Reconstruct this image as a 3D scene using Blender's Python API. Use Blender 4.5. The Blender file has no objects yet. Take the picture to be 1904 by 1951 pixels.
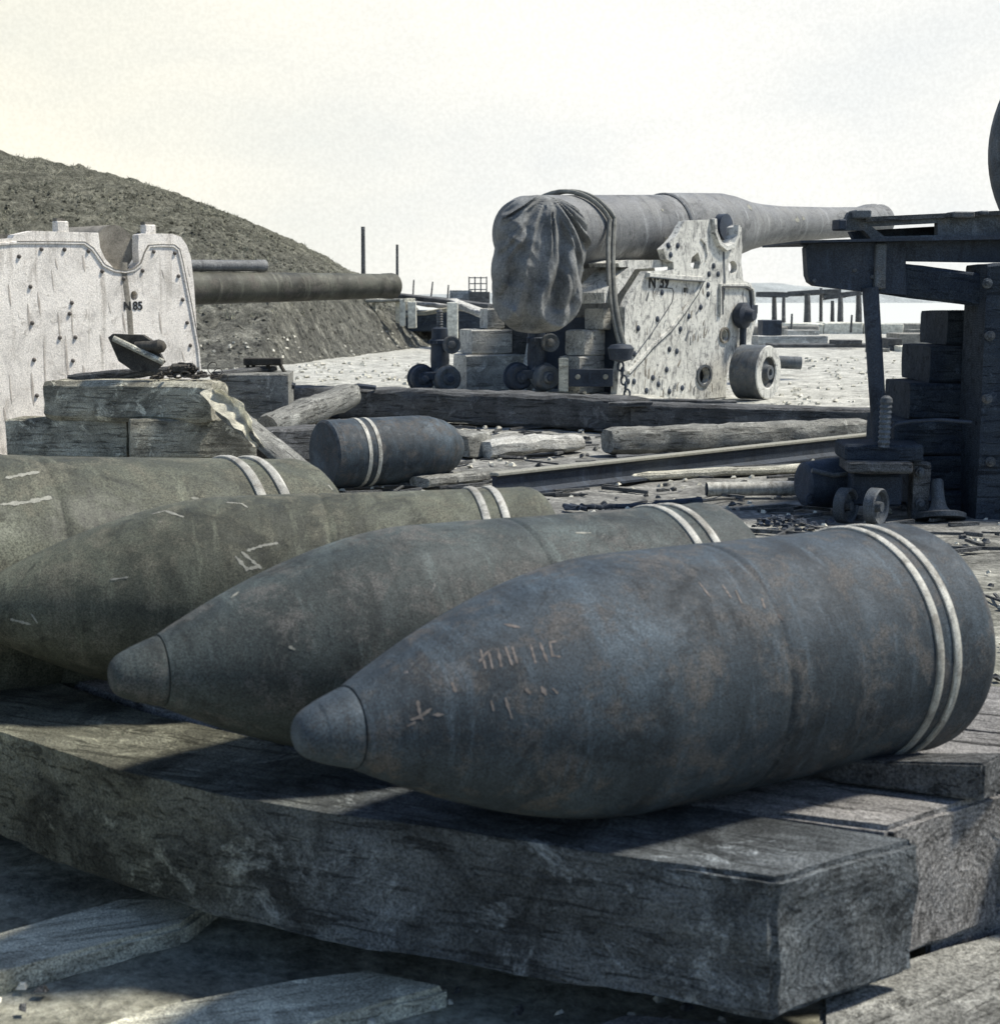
import bpy, bmesh, math, random
from mathutils import Vector, Matrix, noise
from mathutils.bvhtree import BVHTree

# ------------------------------------------------------------------ camera, sky, sun, exposure
sc = bpy.context.scene
COL = sc.collection
F = 1500.0; CH = 0.95
TAU = math.atan(210 / F)
CT, ST = math.cos(TAU), math.sin(TAU)
cam_d = bpy.data.cameras.new('camera'); cam = bpy.data.objects.new('camera', cam_d); COL.objects.link(cam)
cam.location = (0, 0, CH); cam.rotation_euler = (math.pi / 2 - TAU, 0, 0)
cam_d.sensor_fit = 'VERTICAL'; cam_d.sensor_height = 24; cam_d.lens = F / 1024 * 24
cam_d.clip_start = 0.05; cam_d.clip_end = 12000
cam_d.dof.use_dof = True; cam_d.dof.focus_distance = 5.5; cam_d.dof.aperture_fstop = 8
sc.camera = cam

SUN_H = Vector((0.985, 0.17)); SUN_EL = math.radians(57)
SUN_AZ = math.atan2(SUN_H.x, SUN_H.y)
sd = bpy.data.lights.new('sun', 'SUN'); so = bpy.data.objects.new('sun', sd); COL.objects.link(so)
sd.energy = 4.8; sd.angle = math.radians(6); sd.color = (1.0, 0.95, 0.85)
so.location = (20, 5, 30)
sv = Vector((math.sin(SUN_AZ) * math.cos(SUN_EL), math.cos(SUN_AZ) * math.cos(SUN_EL), math.sin(SUN_EL)))
so.rotation_euler = sv.to_track_quat('Z', 'Y').to_euler()

w = bpy.data.worlds.new('World'); sc.world = w; w.use_nodes = True
nt = w.node_tree; N = nt.nodes; L = nt.links; N.clear()
out = N.new('ShaderNodeOutputWorld'); mix = N.new('ShaderNodeMixShader')
b1 = N.new('ShaderNodeBackground'); b2 = N.new('ShaderNodeBackground')
sky = N.new('ShaderNodeTexSky'); sky.sky_type = 'NISHITA'; sky.sun_disc = False
sky.sun_elevation = SUN_EL; sky.sun_rotation = SUN_AZ; sky.dust_density = 0.6; sky.ozone_density = 4
L.new(sky.outputs[0], b1.inputs[0]); b1.inputs[1].default_value = 0.13
# thin bright cloud and haze low in the sky, blue overhead
tc = N.new('ShaderNodeTexCoord'); sep = N.new('ShaderNodeSeparateXYZ'); L.new(tc.outputs['Generated'], sep.inputs[0])
ns = N.new('ShaderNodeTexNoise'); ns.inputs['Scale'].default_value = 3.0; ns.inputs['Detail'].default_value = 7; ns.inputs['Roughness'].default_value = .55
mp = N.new('ShaderNodeMapping'); mp.inputs['Scale'].default_value = (1, 1, 2.6); L.new(tc.outputs['Generated'], mp.inputs[0]); L.new(mp.outputs[0], ns.inputs['Vector'])
rc = N.new('ShaderNodeValToRGB'); rc.color_ramp.elements[0].position = .34; rc.color_ramp.elements[0].color = (.76, .79, .755, 1)
rc.color_ramp.elements[1].position = .60; rc.color_ramp.elements[1].color = (.90, .90, .82, 1)
L.new(ns.outputs['Fac'], rc.inputs[0])
ns2 = N.new('ShaderNodeTexNoise'); ns2.inputs['Scale'].default_value = 420; ns2.inputs['Detail'].default_value = 3
L.new(tc.outputs['Generated'], ns2.inputs['Vector'])
mg = N.new('ShaderNodeMapRange'); mg.inputs[1].default_value = .35; mg.inputs[2].default_value = .65; mg.inputs[3].default_value = .96; mg.inputs[4].default_value = 1.035; L.new(ns2.outputs['Fac'], mg.inputs[0])
mulc = N.new('ShaderNodeVectorMath'); mulc.operation = 'SCALE'; L.new(rc.outputs[0], mulc.inputs[0]); L.new(mg.outputs[0], mulc.inputs['Scale'])
mx = N.new('ShaderNodeMapRange'); mx.interpolation_type = 'SMOOTHSTEP'; mx.inputs[1].default_value = -.35; mx.inputs[2].default_value = .12; L.new(sep.outputs['X'], mx.inputs[0])
tint = N.new('ShaderNodeMix'); tint.data_type = 'RGBA'; tint.inputs[6].default_value = (.99, .955, .90, 1); tint.inputs[7].default_value = (1.0, .99, 1.03, 1); L.new(mx.outputs[0], tint.inputs[0])
mt = N.new('ShaderNodeVectorMath'); mt.operation = 'MULTIPLY'; L.new(mulc.outputs[0], mt.inputs[0]); L.new(tint.outputs[2], mt.inputs[1])
L.new(mt.outputs[0], b2.inputs[0]); b2.inputs[1].default_value = 0.915
mr = N.new('ShaderNodeMapRange'); mr.interpolation_type = 'SMOOTHSTEP'
mr.inputs[1].default_value = 0.20; mr.inputs[2].default_value = 0.42
mr.inputs[3].default_value = 1.0; mr.inputs[4].default_value = 0.05
L.new(sep.outputs['Z'], mr.inputs[0])
ma = N.new('ShaderNodeMapRange'); ma.interpolation_type = 'SMOOTHSTEP'          # haze fades behind the camera, shaped to cut fill on facing sides
ma.inputs[1].default_value = -0.5; ma.inputs[2].default_value = 0.55; ma.inputs[3].default_value = .10; ma.inputs[4].default_value = 1.0
L.new(sep.outputs['Y'], ma.inputs[0]); mm = N.new('ShaderNodeMath'); mm.operation = 'MULTIPLY'
L.new(mr.outputs[0], mm.inputs[0]); L.new(ma.outputs[0], mm.inputs[1]); L.new(mm.outputs[0], mix.inputs[0])
L.new(b1.outputs[0], mix.inputs[1]); L.new(b2.outputs[0], mix.inputs[2]); L.new(mix.outputs[0], out.inputs[0])
vs = sc.view_settings; vs.view_transform = 'Standard'; vs.look = 'None'; vs.gamma = 1; vs.exposure = 0.36
vs.use_curve_mapping = False
rnd = random.Random(7)
PI = math.pi

# ------------------------------------------------------------------ measuring helpers (photo measured on a 1904 px wide print)
K = 999 / 1904
def ray(px, py):
    xc = (px * K - 499.5) / F; zc = (512 - py * K) / F
    return Vector((xc, CT + ST * zc, -ST + CT * zc))
def G(px, py, z=0.0):
    r = ray(px, py); k = (z - CH) / r.z
    return Vector((k * r.x, k * r.y, z))
def W(px, py, Y):
    r = ray(px, py); k = Y / r.y
    return Vector((k * r.x, Y, CH + k * r.z))

# ------------------------------------------------------------------ node materials
def nmat(name):
    m = bpy.data.materials.new(name); m.use_nodes = True
    n = m.node_tree.nodes; n.clear()
    o = n.new('ShaderNodeOutputMaterial'); p = n.new('ShaderNodeBsdfPrincipled')
    m.node_tree.links.new(p.outputs[0], o.inputs[0])
    return m, n, m.node_tree.links, p
def coords(n, l, scale=(1, 1, 1), offs=True):
    t = n.new('ShaderNodeTexCoord'); mp = n.new('ShaderNodeMapping'); mp.inputs['Scale'].default_value = scale
    if offs:
        oi = n.new('ShaderNodeObjectInfo'); ad = n.new('ShaderNodeVectorMath'); ad.operation = 'SCALE'
        cb = n.new('ShaderNodeCombineXYZ'); ad.inputs['Scale'].default_value = 37.0
        for i in range(3): l.new(oi.outputs['Random'], cb.inputs[i])
        l.new(cb.outputs[0], ad.inputs[0])
        a2 = n.new('ShaderNodeVectorMath'); a2.operation = 'ADD'
        l.new(t.outputs['Object'], a2.inputs[0]); l.new(ad.outputs[0], a2.inputs[1]); l.new(a2.outputs[0], mp.inputs[0])
    else: l.new(t.outputs['Object'], mp.inputs[0])
    return mp.outputs[0]
def noi(n, l, vec, scale, detail=5, rough=.6, dist=0.0):
    x = n.new('ShaderNodeTexNoise'); x.inputs['Scale'].default_value = scale; x.inputs['Detail'].default_value = detail
    x.inputs['Roughness'].default_value = rough; x.inputs['Distortion'].default_value = dist
    l.new(vec, x.inputs['Vector']); return x.outputs['Fac']
def ramp(n, l, fac, stops):
    r = n.new('ShaderNodeValToRGB'); e = r.color_ramp.elements
    while len(e) < len(stops): e.new(.5)
    for a, (p, c) in zip(e, stops):
        a.position = p; a.color = (c[0], c[1], c[2], 1) if hasattr(c, '__len__') else (c, c, c, 1)
    l.new(fac, r.inputs[0]); return r.outputs[0]
def mixc(n, l, fac, a, b, mode='MIX'):
    m = n.new('ShaderNodeMix'); m.data_type = 'RGBA'; m.blend_type = mode
    for s, v in ((m.inputs[0], fac), (m.inputs[6], a), (m.inputs[7], b)):
        if hasattr(v, 'links') or hasattr(v, 'is_linked'): l.new(v, s)
        elif hasattr(v, '__len__'): s.default_value = (v[0], v[1], v[2], 1)
        else: s.default_value = v
    return m.outputs[2]
def bump(n, l, h, p, strength=.4, dist=.01, prev=None):
    b = n.new('ShaderNodeBump'); b.inputs['Strength'].default_value = strength; b.inputs['Distance'].default_value = dist
    l.new(h, b.inputs['Height'])
    if prev is not None: l.new(prev, b.inputs['Normal'])
    l.new(b.outputs[0], p.inputs['Normal']); return b.outputs[0]
def mul(c, k): return tuple(x * k for x in c)

def steel(name, base, scale=1.0, rough=.62, chips=.03, chipcol=(.34, .30, .26), rustcol=(.10, .085, .07), grain=.6, mott=1.0, alongx=True):
    m, n, l, p = nmat(name)
    v = coords(n, l)
    big = noi(n, l, v, 4 * scale, 9, .70, .5)
    col = ramp(n, l, big, [(.32, mul(base, 1 - .6 * mott)), (.47, mul(base, 1 - .15 * mott)), (.55, mul(base, 1 + .1 * mott)), (.68, mul(base, 1 + .95 * mott))])
    r = noi(n, l, v, 13 * scale, 9, .78, .3)
    col = mixc(n, l, ramp(n, l, r, [(.50, 0), (.60, .85)]), col, rustcol)
    r3 = noi(n, l, v, 7 * scale, 9, .8, .9)
    col = mixc(n, l, ramp(n, l, r3, [(.53, 0), (.62, .8)]), col, mul(base, .38))
    v2 = coords(n, l, (1.0, .16, .16))
    st = noi(n, l, v2, 40 * scale, 5, .7)
    col = mixc(n, l, ramp(n, l, st, [(.56, 0), (.70, .6)]), col, mul(base, 2.1))
    col = mixc(n, l, ramp(n, l, st, [(.32, .6), (.44, 0)]), col, mul(base, .4))
    g = noi(n, l, v, 430 * scale, 2, .9)
    col = mixc(n, l, 1.0, col, ramp(n, l, g, [(.36, 1 - grain), (.64, 1 + grain)]), 'MULTIPLY')
    ch = noi(n, l, v, 21 * scale, 8, .8, .6)
    col = mixc(n, l, ramp(n, l, ch, [(.695 - chips, 0), (.715 - chips * .5, .9)]), col, chipcol)
    l.new(col, p.inputs['Base Color'])
    l.new(ramp(n, l, r, [(.4, rough - .1), (.6, min(1, rough + .25))]), p.inputs['Roughness'])
    p.inputs['Specular IOR Level'].default_value = .3
    b = bump(n, l, r, p, .55, .005 / scale)
    b = bump(n, l, st, p, .3, .0015 / scale, b)
    bump(n, l, g, p, .5, .0012 / scale, b)
    return m
def wood(name, base, scale=1.0, crack=.7, grain=1.0, rough=.85, patch=.5, patchcol=None):
    m, n, l, p = nmat(name)
    v = coords(n, l, (1.1, 13, 13)); vi = coords(n, l)
    a = noi(n, l, v, 2.6 * scale, 8, .68, .5)
    col = ramp(n, l, a, [(.25, mul(base, .35)), (.47, mul(base, .85)), (.6, base), (.8, mul(base, 1.5))])
    c = noi(n, l, v, 6.0 * scale, 4, .55, .9)
    ck = ramp(n, l, c, [(.36, 0), (.42, 1)])
    col = mixc(n, l, crack, col, mixc(n, l, 1.0, col, ck, 'MULTIPLY'))
    bl = noi(n, l, vi, 4.2 * scale, 8, .72, .7)
    col = mixc(n, l, ramp(n, l, bl, [(.46, 0), (.60, patch)]), col, patchcol or mul(base, .28))
    bl2 = noi(n, l, vi, 9 * scale, 8, .75, .5)
    col = mixc(n, l, ramp(n, l, bl2, [(.56, 0), (.64, patch)]), col, mul(base, 1.9))
    tcn = n.new('ShaderNodeTexCoord'); sx = n.new('ShaderNodeSeparateXYZ'); l.new(tcn.outputs['Normal'], sx.inputs[0])
    ab = n.new('ShaderNodeMath'); ab.operation = 'ABSOLUTE'; l.new(sx.outputs['X'], ab.inputs[0])
    mpr = n.new('ShaderNodeMapping'); mpr.inputs['Scale'].default_value = (0, 1, 1); mpr.inputs['Location'].default_value = (0, .03, -.04); l.new(tcn.outputs['Object'], mpr.inputs[0])
    wv = n.new('ShaderNodeTexWave'); wv.wave_type = 'RINGS'; wv.rings_direction = 'X'; wv.inputs['Scale'].default_value = 30; wv.inputs['Distortion'].default_value = 6; wv.inputs['Detail'].default_value = 3; wv.inputs['Detail Scale'].default_value = .8; l.new(mpr.outputs[0], wv.inputs[0])
    ring = ramp(n, l, wv.outputs['Fac'], [(.25, .80), (.7, 1.12)])
    col = mixc(n, l, ramp(n, l, ab.outputs[0], [(.62, 0), (.75, .9)]), col, mixc(n, l, 1.0, mixc(n, l, .55, col, base), mixc(n, l, 1.0, ring, ramp(n, l, noi(n, l, vi, 16, 7, .75, 1.5), [(.40, .45), (.48, 1.0), (.66, 1.25)]), 'MULTIPLY'), 'MULTIPLY'))
    g = noi(n, l, vi, 240 * scale, 2, .9)
    col = mixc(n, l, 1.0, col, ramp(n, l, g, [(.36, .5), (.64, 1.55)]), 'MULTIPLY')
    l.new(col, p.inputs['Base Color']); p.inputs['Roughness'].default_value = rough; p.inputs['Specular IOR Level'].default_value = .2
    b = bump(n, l, a, p, .8 * grain, .008 / scale)
    b = bump(n, l, ck, p, .8 * grain, .006 / scale, b)
    b = bump(n, l, bl2, p, .9 * grain, .02 / scale, b)
    bump(n, l, g, p, .5, .003 / scale, b)
    return m
def whitepaint(name, base, dark, scale=1.0, amt=.5, thr=.0, vst=.10):
    m, n, l, p = nmat(name)
    v = coords(n, l, offs=False); vz = coords(n, l, (1, 1, vst), offs=False)
    a = noi(n, l, v, 2.5 * scale, 8, .72, .6)
    col = ramp(n, l, a, [(.33, mul(base, .62)), (.5, base), (.68, mul(base, 1.1))])
    s = noi(n, l, vz, 13 * scale, 7, .7, .5)
    col = mixc(n, l, ramp(n, l, s, [(.53 - thr, 0), (.66 - thr, amt)]), col, dark)
    d = noi(n, l, v, 17 * scale, 8, .8, 1.0)
    col = mixc(n, l, ramp(n, l, d, [(.56 - thr, 0), (.63 - thr, amt)]), col, dark)
    d2 = noi(n, l, v, 6 * scale, 9, .8, 1.4)
    col = mixc(n, l, ramp(n, l, d2, [(.56 - thr, 0), (.64 - thr, amt * .8)]), col, mul(dark, 1.4))
    g = noi(n, l, v, 110 * scale, 2, .9)
    col = mixc(n, l, 1.0, col, ramp(n, l, g, [(.36, .72), (.64, 1.2)]), 'MULTIPLY')
    l.new(col, p.inputs['Base Color']); p.inputs['Roughness'].default_value = .7; p.inputs['Specular IOR Level'].default_value = .25
    bump(n, l, d, p, .5, .012)
    return m
def plain(name, base, rough=.8, scale=8.0, var=.5, metallic=0, grain=60):
    m, n, l, p = nmat(name)
    v = coords(n, l)
    a = noi(n, l, v, scale, 7, .7, .3)
    col = ramp(n, l, a, [(.3, mul(base, 1 - var)), (.7, mul(base, 1 + var))])
    g = noi(n, l, v, scale * 14, 2, .9)
    col = mixc(n, l, 1.0, col, ramp(n, l, g, [(.28, .6), (.72, 1.4)]), 'MULTIPLY')
    l.new(col, p.inputs['Base Color']); p.inputs['Roughness'].default_value = rough; p.inputs['Metallic'].default_value = metallic
    p.inputs['Specular IOR Level'].default_value = .3
    bump(n, l, a, p, .4, .1 / scale)
    return m
def groundmat():
    m, n, l, p = nmat('gravel_ground')
    v = coords(n, l, offs=False)
    sp = n.new('ShaderNodeSeparateXYZ'); l.new(v, sp.inputs[0])
    big = noi(n, l, v, .55, 8, .6, .5); med = noi(n, l, v, 3.5, 10, .74, .4); fine = noi(n, l, v, 34, 6, .85)
    ad = n.new('ShaderNodeMath'); ad.operation = 'MULTIPLY_ADD'; ad.inputs[1].default_value = 3.2
    l.new(big, ad.inputs[0]); l.new(sp.outputs['Y'], ad.inputs[2])
    mr = n.new('ShaderNodeMapRange'); mr.inputs[1].default_value = 11.9; mr.inputs[2].default_value = 14.6; l.new(ad.outputs[0], mr.inputs[0])
    mr2 = n.new('ShaderNodeMapRange'); mr2.inputs[1].default_value = 4.2; mr2.inputs[2].default_value = 8.2; l.new(ad.outputs[0], mr2.inputs[0])
    soil = ramp(n, l, med, [(.34, (.14, .138, .11)), (.5, (.29, .285, .225)), (.62, (.42, .41, .33)), (.72, (.6, .59, .5))])
    soil2 = ramp(n, l, med, [(.34, (.10, .10, .092)), (.5, (.21, .207, .19)), (.66, (.35, .345, .31))])
    yard = ramp(n, l, med, [(.36, (.25, .247, .22)), (.5, (.40, .395, .35)), (.62, (.55, .54, .48))])
    col = mixc(n, l, mr2.outputs[0], soil, soil2)
    col = mixc(n, l, mr.outputs[0], col, yard)
    mid = noi(n, l, v, 11, 6, .8); col = mixc(n, l, 1.0, col, ramp(n, l, mid, [(.36, .7), (.5, 1.0), (.64, 1.2)]), 'MULTIPLY')
    col = mixc(n, l, 1.0, col, ramp(n, l, fine, [(.36, .5), (.64, 1.45)]), 'MULTIPLY')
    l.new(col, p.inputs['Base Color']); p.inputs['Roughness'].default_value = .95; p.inputs['Specular IOR Level'].default_value = .1
    b = bump(n, l, med, p, .6, .03); bump(n, l, fine, p, .8, .012, b)
    return m
def hillmat():
    m, n, l, p = nmat('weedy_heap')
    v = coords(n, l, offs=False); v2 = coords(n, l, (1, 1, .5), offs=False)
    sp = n.new('ShaderNodeSeparateXYZ'); l.new(v, sp.inputs[0])
    med = noi(n, l, v2, 3.2, 12, .85, .5); fine = noi(n, l, v, 14, 8, .9)
    a = ramp(n, l, med, [(.36, (.07, .07, .056)), (.5, (.19, .187, .145)), (.59, (.33, .32, .25)), (.68, (.56, .53, .41))])
    g = ramp(n, l, med, [(.36, (.075, .075, .07)), (.5, (.20, .198, .17)), (.58, (.38, .37, .31)), (.66, (.66, .64, .54))])
    mr = n.new('ShaderNodeMapRange'); mr.inputs[1].default_value = .3; mr.inputs[2].default_value = 2.4; l.new(sp.outputs['Z'], mr.inputs[0])
    col = mixc(n, l, mr.outputs[0], g, a)
    col = mixc(n, l, 1.0, col, ramp(n, l, fine, [(.36, .35), (.64, 1.75)]), 'MULTIPLY')
    l.new(col, p.inputs['Base Color']); p.inputs['Roughness'].default_value = 1; p.inputs['Specular IOR Level'].default_value = .05
    b = bump(n, l, fine, p, 1, .15)
    return m

M = {}
M['shell_blue'] = steel('slate_shell_steel', (.037, .050, .060), rustcol=(.085, .080, .074), chipcol=(.24, .21, .20), chips=.02)
M['shell_grey'] = steel('grey_shell_steel', (.048, .058, .054), rustcol=(.10, .097, .088), chipcol=(.26, .24, .22), chips=.015)
M['shell_olive'] = steel('olive_shell_steel', (.074, .077, .055), rustcol=(.115, .11, .082), chipcol=(.33, .31, .26), chips=.02)
M['band'] = steel('worn_copper_band', (.40, .39, .34), 1.6, .5, chips=0, rustcol=(.20, .185, .155), grain=.4, mott=.6)
M['chalk'] = plain('faded_chalk', (.155, .135, .12), .9, 60, .4)
M['chalk_light'] = plain('pale_paint_scuff', (.25, .245, .205), .9, 60, .3)
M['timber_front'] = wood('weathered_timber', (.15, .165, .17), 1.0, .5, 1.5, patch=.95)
def olive_toning(mat, x0, x1, tint):
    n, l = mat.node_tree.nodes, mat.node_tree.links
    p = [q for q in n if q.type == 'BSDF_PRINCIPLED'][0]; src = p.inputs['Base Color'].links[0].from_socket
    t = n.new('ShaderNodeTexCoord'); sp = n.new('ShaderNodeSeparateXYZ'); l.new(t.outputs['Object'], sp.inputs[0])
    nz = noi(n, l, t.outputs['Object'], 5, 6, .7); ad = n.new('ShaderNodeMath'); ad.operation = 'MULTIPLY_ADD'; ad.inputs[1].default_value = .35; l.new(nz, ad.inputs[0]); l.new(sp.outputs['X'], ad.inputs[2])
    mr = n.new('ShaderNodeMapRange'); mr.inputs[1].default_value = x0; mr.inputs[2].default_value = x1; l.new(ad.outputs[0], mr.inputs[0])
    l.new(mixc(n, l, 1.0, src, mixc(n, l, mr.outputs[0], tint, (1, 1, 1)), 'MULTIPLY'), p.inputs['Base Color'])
olive_toning(M['timber_front'], -.05, .35, (1.25, 1.12, .80))  # olive film toning put into the timber's colour towards its left end
M['timber_deck'] = wood('grey_deck_timber', (.26, .25, .235), 1.0, .8, 1.0, patch=.4)
M['plank_pale'] = wood('pale_ground_plank', (.58, .56, .44), 1.2, .35, .9, patch=.6)
M['timber_shaded'] = wood('shaded_timber', (.048, .060, .074), .9, .5, 1.2, patch=.7, patchcol=(.018, .026, .042))  # near-black blue: shade on the backlit right stack put into the wood colour
M['timber_dark'] = wood('dark_timber', (.125, .127, .125), .8, .6, 1.0, patch=.6)
M['timber_mid'] = wood('grey_brown_timber', (.27, .268, .24), .7, .6, 1.0, patch=.6)
M['timber_olive'] = wood('olive_brown_timber', (.44, .42, .33), .8, .5, 1.2, patch=.85)
M['timber_pale'] = wood('bleached_timber', (.52, .505, .42), .6, .5, .8, patch=.5)
M['timber_crate'] = wood('grey_block_timber', (.54, .53, .48), .6, .5, .7, patch=.55)
M['gunsteel'] = steel('gun_barrel_steel', (.165, .168, .165), .35, .6, chips=.0, chipcol=(.5, .48, .42), rustcol=(.21, .21, .20), grain=.5, mott=.45)
M['gun_olive'] = steel('rear_gun_steel', (.085, .085, .065), .5, .6, chips=0, rustcol=(.11, .10, .085), grain=.3)
M['iron'] = steel('dark_iron', (.030, .040, .056), .5, .6, chips=0, rustcol=(.052, .060, .072), grain=.5, mott=.7)
M['iron_warm'] = steel('rust_brown_iron', (.050, .046, .038), .6, .7, chips=0, rustcol=(.09, .08, .065), grain=.5)
M['iron_mid'] = steel('grey_iron', (.085, .096, .105), .5, .6, chips=0, rustcol=(.13, .125, .115), grain=.5, mott=.7)
M['white85'] = whitepaint('white_carriage_paint', (.80, .75, .67), (.30, .265, .22), 1.0, .6, .0)
M['white39'] = whitepaint('stained_carriage_paint', (.60, .59, .53), (.10, .10, .10), 1.25, .85, .015, .35)
M['canvas'] = plain('grey_canvas', (.155, .158, .152), .95, 4, .6)
M['rope'] = plain('hemp_rope', (.17, .17, .15), .95, 12, .5)
M['rivet'] = plain('dark_rivet', (.13, .115, .10), .7, 10, .4)
M['ink'] = plain('black_stencil_paint', (.02, .02, .02), .8, 20, .3)
M['rag'] = plain('pale_sacking', (.62, .60, .50), .95, 12, .5)
M['stone'] = plain('pale_stone', (.5, .48, .40), .9, 3, .5)
M['seawall'] = plain('pale_concrete', (.55, .54, .46), .9, .7, .25)
M['brickwall'] = plain('dull_masonry', (.24, .23, .20), .9, .9, .35)
M['ground'] = groundmat(); M['hill'] = hillmat()
M['farhill'] = plain('far_shore_scrub', (.30, .32, .31), 1, .02, .25)
M['weed'] = plain('dry_weed', (.24, .235, .17), 1, 2, .6)
M['streak'] = plain('grey_streak', (.42, .38, .33), .9, 14, .4)
M['rust_stain'] = plain('rust_streak', (.19, .175, .145), .9, 9, .5)
mw, n_, l_, p_ = nmat('harbour_water'); p_.inputs['Base Color'].default_value = (.55, .56, .50, 1); p_.inputs['Roughness'].default_value = .25
p_.inputs['Specular IOR Level'].default_value = .9
bump(n_, l_, noi(n_, l_, coords(n_, l_, (.3, 1, 1), offs=False), .6, 4, .6), p_, .15, .05); M['water'] = mw

# ------------------------------------------------------------------ object helpers
def tag(o, label=None, cat=None, group=None, kind=None):
    if label: o['label'] = label
    if cat: o['category'] = cat
    if group: o['group'] = group
    if kind: o['kind'] = kind
    return o
def thing(name, label, cat, loc=(0, 0, 0), yaw=0.0, group=None, rot=None):
    o = bpy.data.objects.new(name, None); COL.objects.link(o); o.location = loc
    o.rotation_euler = rot if rot else (0, 0, yaw); o.empty_display_size = .1
    return tag(o, label, cat, group)
class MB:
    def __init__(s): s.bm = bmesh.new()
    def box(s, c, size, rz=0, rot=None, bev=0):
        R = rot if rot else Matrix.Rotation(rz, 3, 'Z')
        vs = []
        for dx in (-.5, .5):
            for dy in (-.5, .5):
                for dz in (-.5, .5):
                    vs.append(s.bm.verts.new(Vector(c) + R @ Vector((dx * size[0], dy * size[1], dz * size[2]))))
        fs = [s.bm.faces.new([vs[i] for i in q]) for q in ((0, 1, 3, 2), (4, 6, 7, 5), (0, 4, 5, 1), (2, 3, 7, 6), (0, 2, 6, 4), (1, 5, 7, 3))]
        if bev:
            es = list({e for f in fs for e in f.edges}); bmesh.ops.bevel(s.bm, geom=es, offset=bev, segments=1, affect='EDGES')
        return s
    def tube(s, pts, r, n=10, cap=True):
        pts = [Vector(p) for p in pts]; rs = r if hasattr(r, '__len__') else [r] * len(pts)
        rings = []; up = None
        for i, p in enumerate(pts):
            t = (pts[min(i + 1, len(pts) - 1)] - pts[max(i - 1, 0)]).normalized()
            if up is None: up = t.orthogonal().normalized()
            up = (up - t * up.dot(t)); up = up.normalized() if up.length > 1e-6 else t.orthogonal().normalized()
            b = t.cross(up)
            rings.append([s.bm.verts.new(p + (up * math.cos(a) + b * math.sin(a)) * rs[i]) for a in [2 * PI * k / n for k in range(n)]])
        for a, b in zip(rings, rings[1:]):
            for k in range(n): s.bm.faces.new((a[k], a[(k + 1) % n], b[(k + 1) % n], b[k]))
        if cap: s.bm.faces.new(rings[0][::-1]); s.bm.faces.new(rings[-1])
        return s
    def lathe(s, prof, axis0=(0, 0, 0), d=(1, 0, 0), n=48, cap=True):
        # prof: (t, r) along d
        d = Vector(d).normalized(); up = Vector((0, 0, 1)) if abs(d.z) < .9 else Vector((1, 0, 0))
        u = (up - d * up.dot(d)).normalized(); b = d.cross(u); o = Vector(axis0); rings = []
        for t, r in prof:
            rings.append([s.bm.verts.new(o + d * t + (u * math.cos(a) + b * math.sin(a)) * r) for a in [2 * PI * k / n for k in range(n)]])
        for a, c in zip(rings, rings[1:]):
            for k in range(n): s.bm.faces.new((a[k], a[(k + 1) % n], c[(k + 1) % n], c[k]))
        if cap: s.bm.faces.new(rings[0][::-1]); s.bm.faces.new(rings[-1])
        return s
    def prism(s, poly, y0, y1, holes=()):
        # polygon in local x,z extruded along y; holes cut through
        bm = s.bm; loops0 = []; loops1 = []
        new0 = []
        for lp in [poly] + list(holes):
            a = [bm.verts.new((x, y0, z)) for x, z in lp]; b = [bm.verts.new((x, y1, z)) for x, z in lp]
            loops0.append(a); loops1.append(b)
            for k in range(len(lp)):
                j = (k + 1) % len(lp); bm.faces.new((a[k], b[k], b[j], a[j]))
        for loops in (loops0, loops1):
            es = []
            for lp in loops:
                for k in range(len(lp)):
                    e = bm.edges.get((lp[k], lp[(k + 1) % len(lp)])); es.append(e)
            bmesh.ops.triangle_fill(bm, use_beauty=True, edges=es)
        return s
    def slab(s, poly, z0, z1):
        a = [s.bm.verts.new((x, y, z0)) for x, y in poly]; b = [s.bm.verts.new((x, y, z1)) for x, y in poly]
        m_ = len(poly)
        for k in range(m_): s.bm.faces.new((a[k], a[(k + 1) % m_], b[(k + 1) % m_], b[k]))
        s.bm.faces.new(a[::-1]); s.bm.faces.new(b); return s
    def build(s, name, mat, parent=None, loc=None, smooth=35, rot=None):
        bmesh.ops.recalc_face_normals(s.bm, faces=s.bm.faces)
        me = bpy.data.meshes.new(name); s.bm.to_mesh(me); s.bm.free()
        if smooth:
            me.shade_smooth(); me.set_sharp_from_angle(angle=math.radians(smooth))
        me.materials.append(M[mat]); o = bpy.data.objects.new(name, me); COL.objects.link(o)
        if parent: o.parent = parent
        if loc is not None: o.location = loc
        if rot is not None: o.rotation_euler = rot
        return o
def rough_bm(bm, amp, freq, seed=0, amp2=0):
    sv_ = Vector((seed * 3.7, seed * 1.3, seed * 9.1))
    for v in bm.verts:
        d = noise.noise_vector(v.co * freq + sv_) * amp
        if amp2: d += noise.noise_vector(v.co * freq * 4 + sv_) * amp2
        v.co += d
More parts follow.
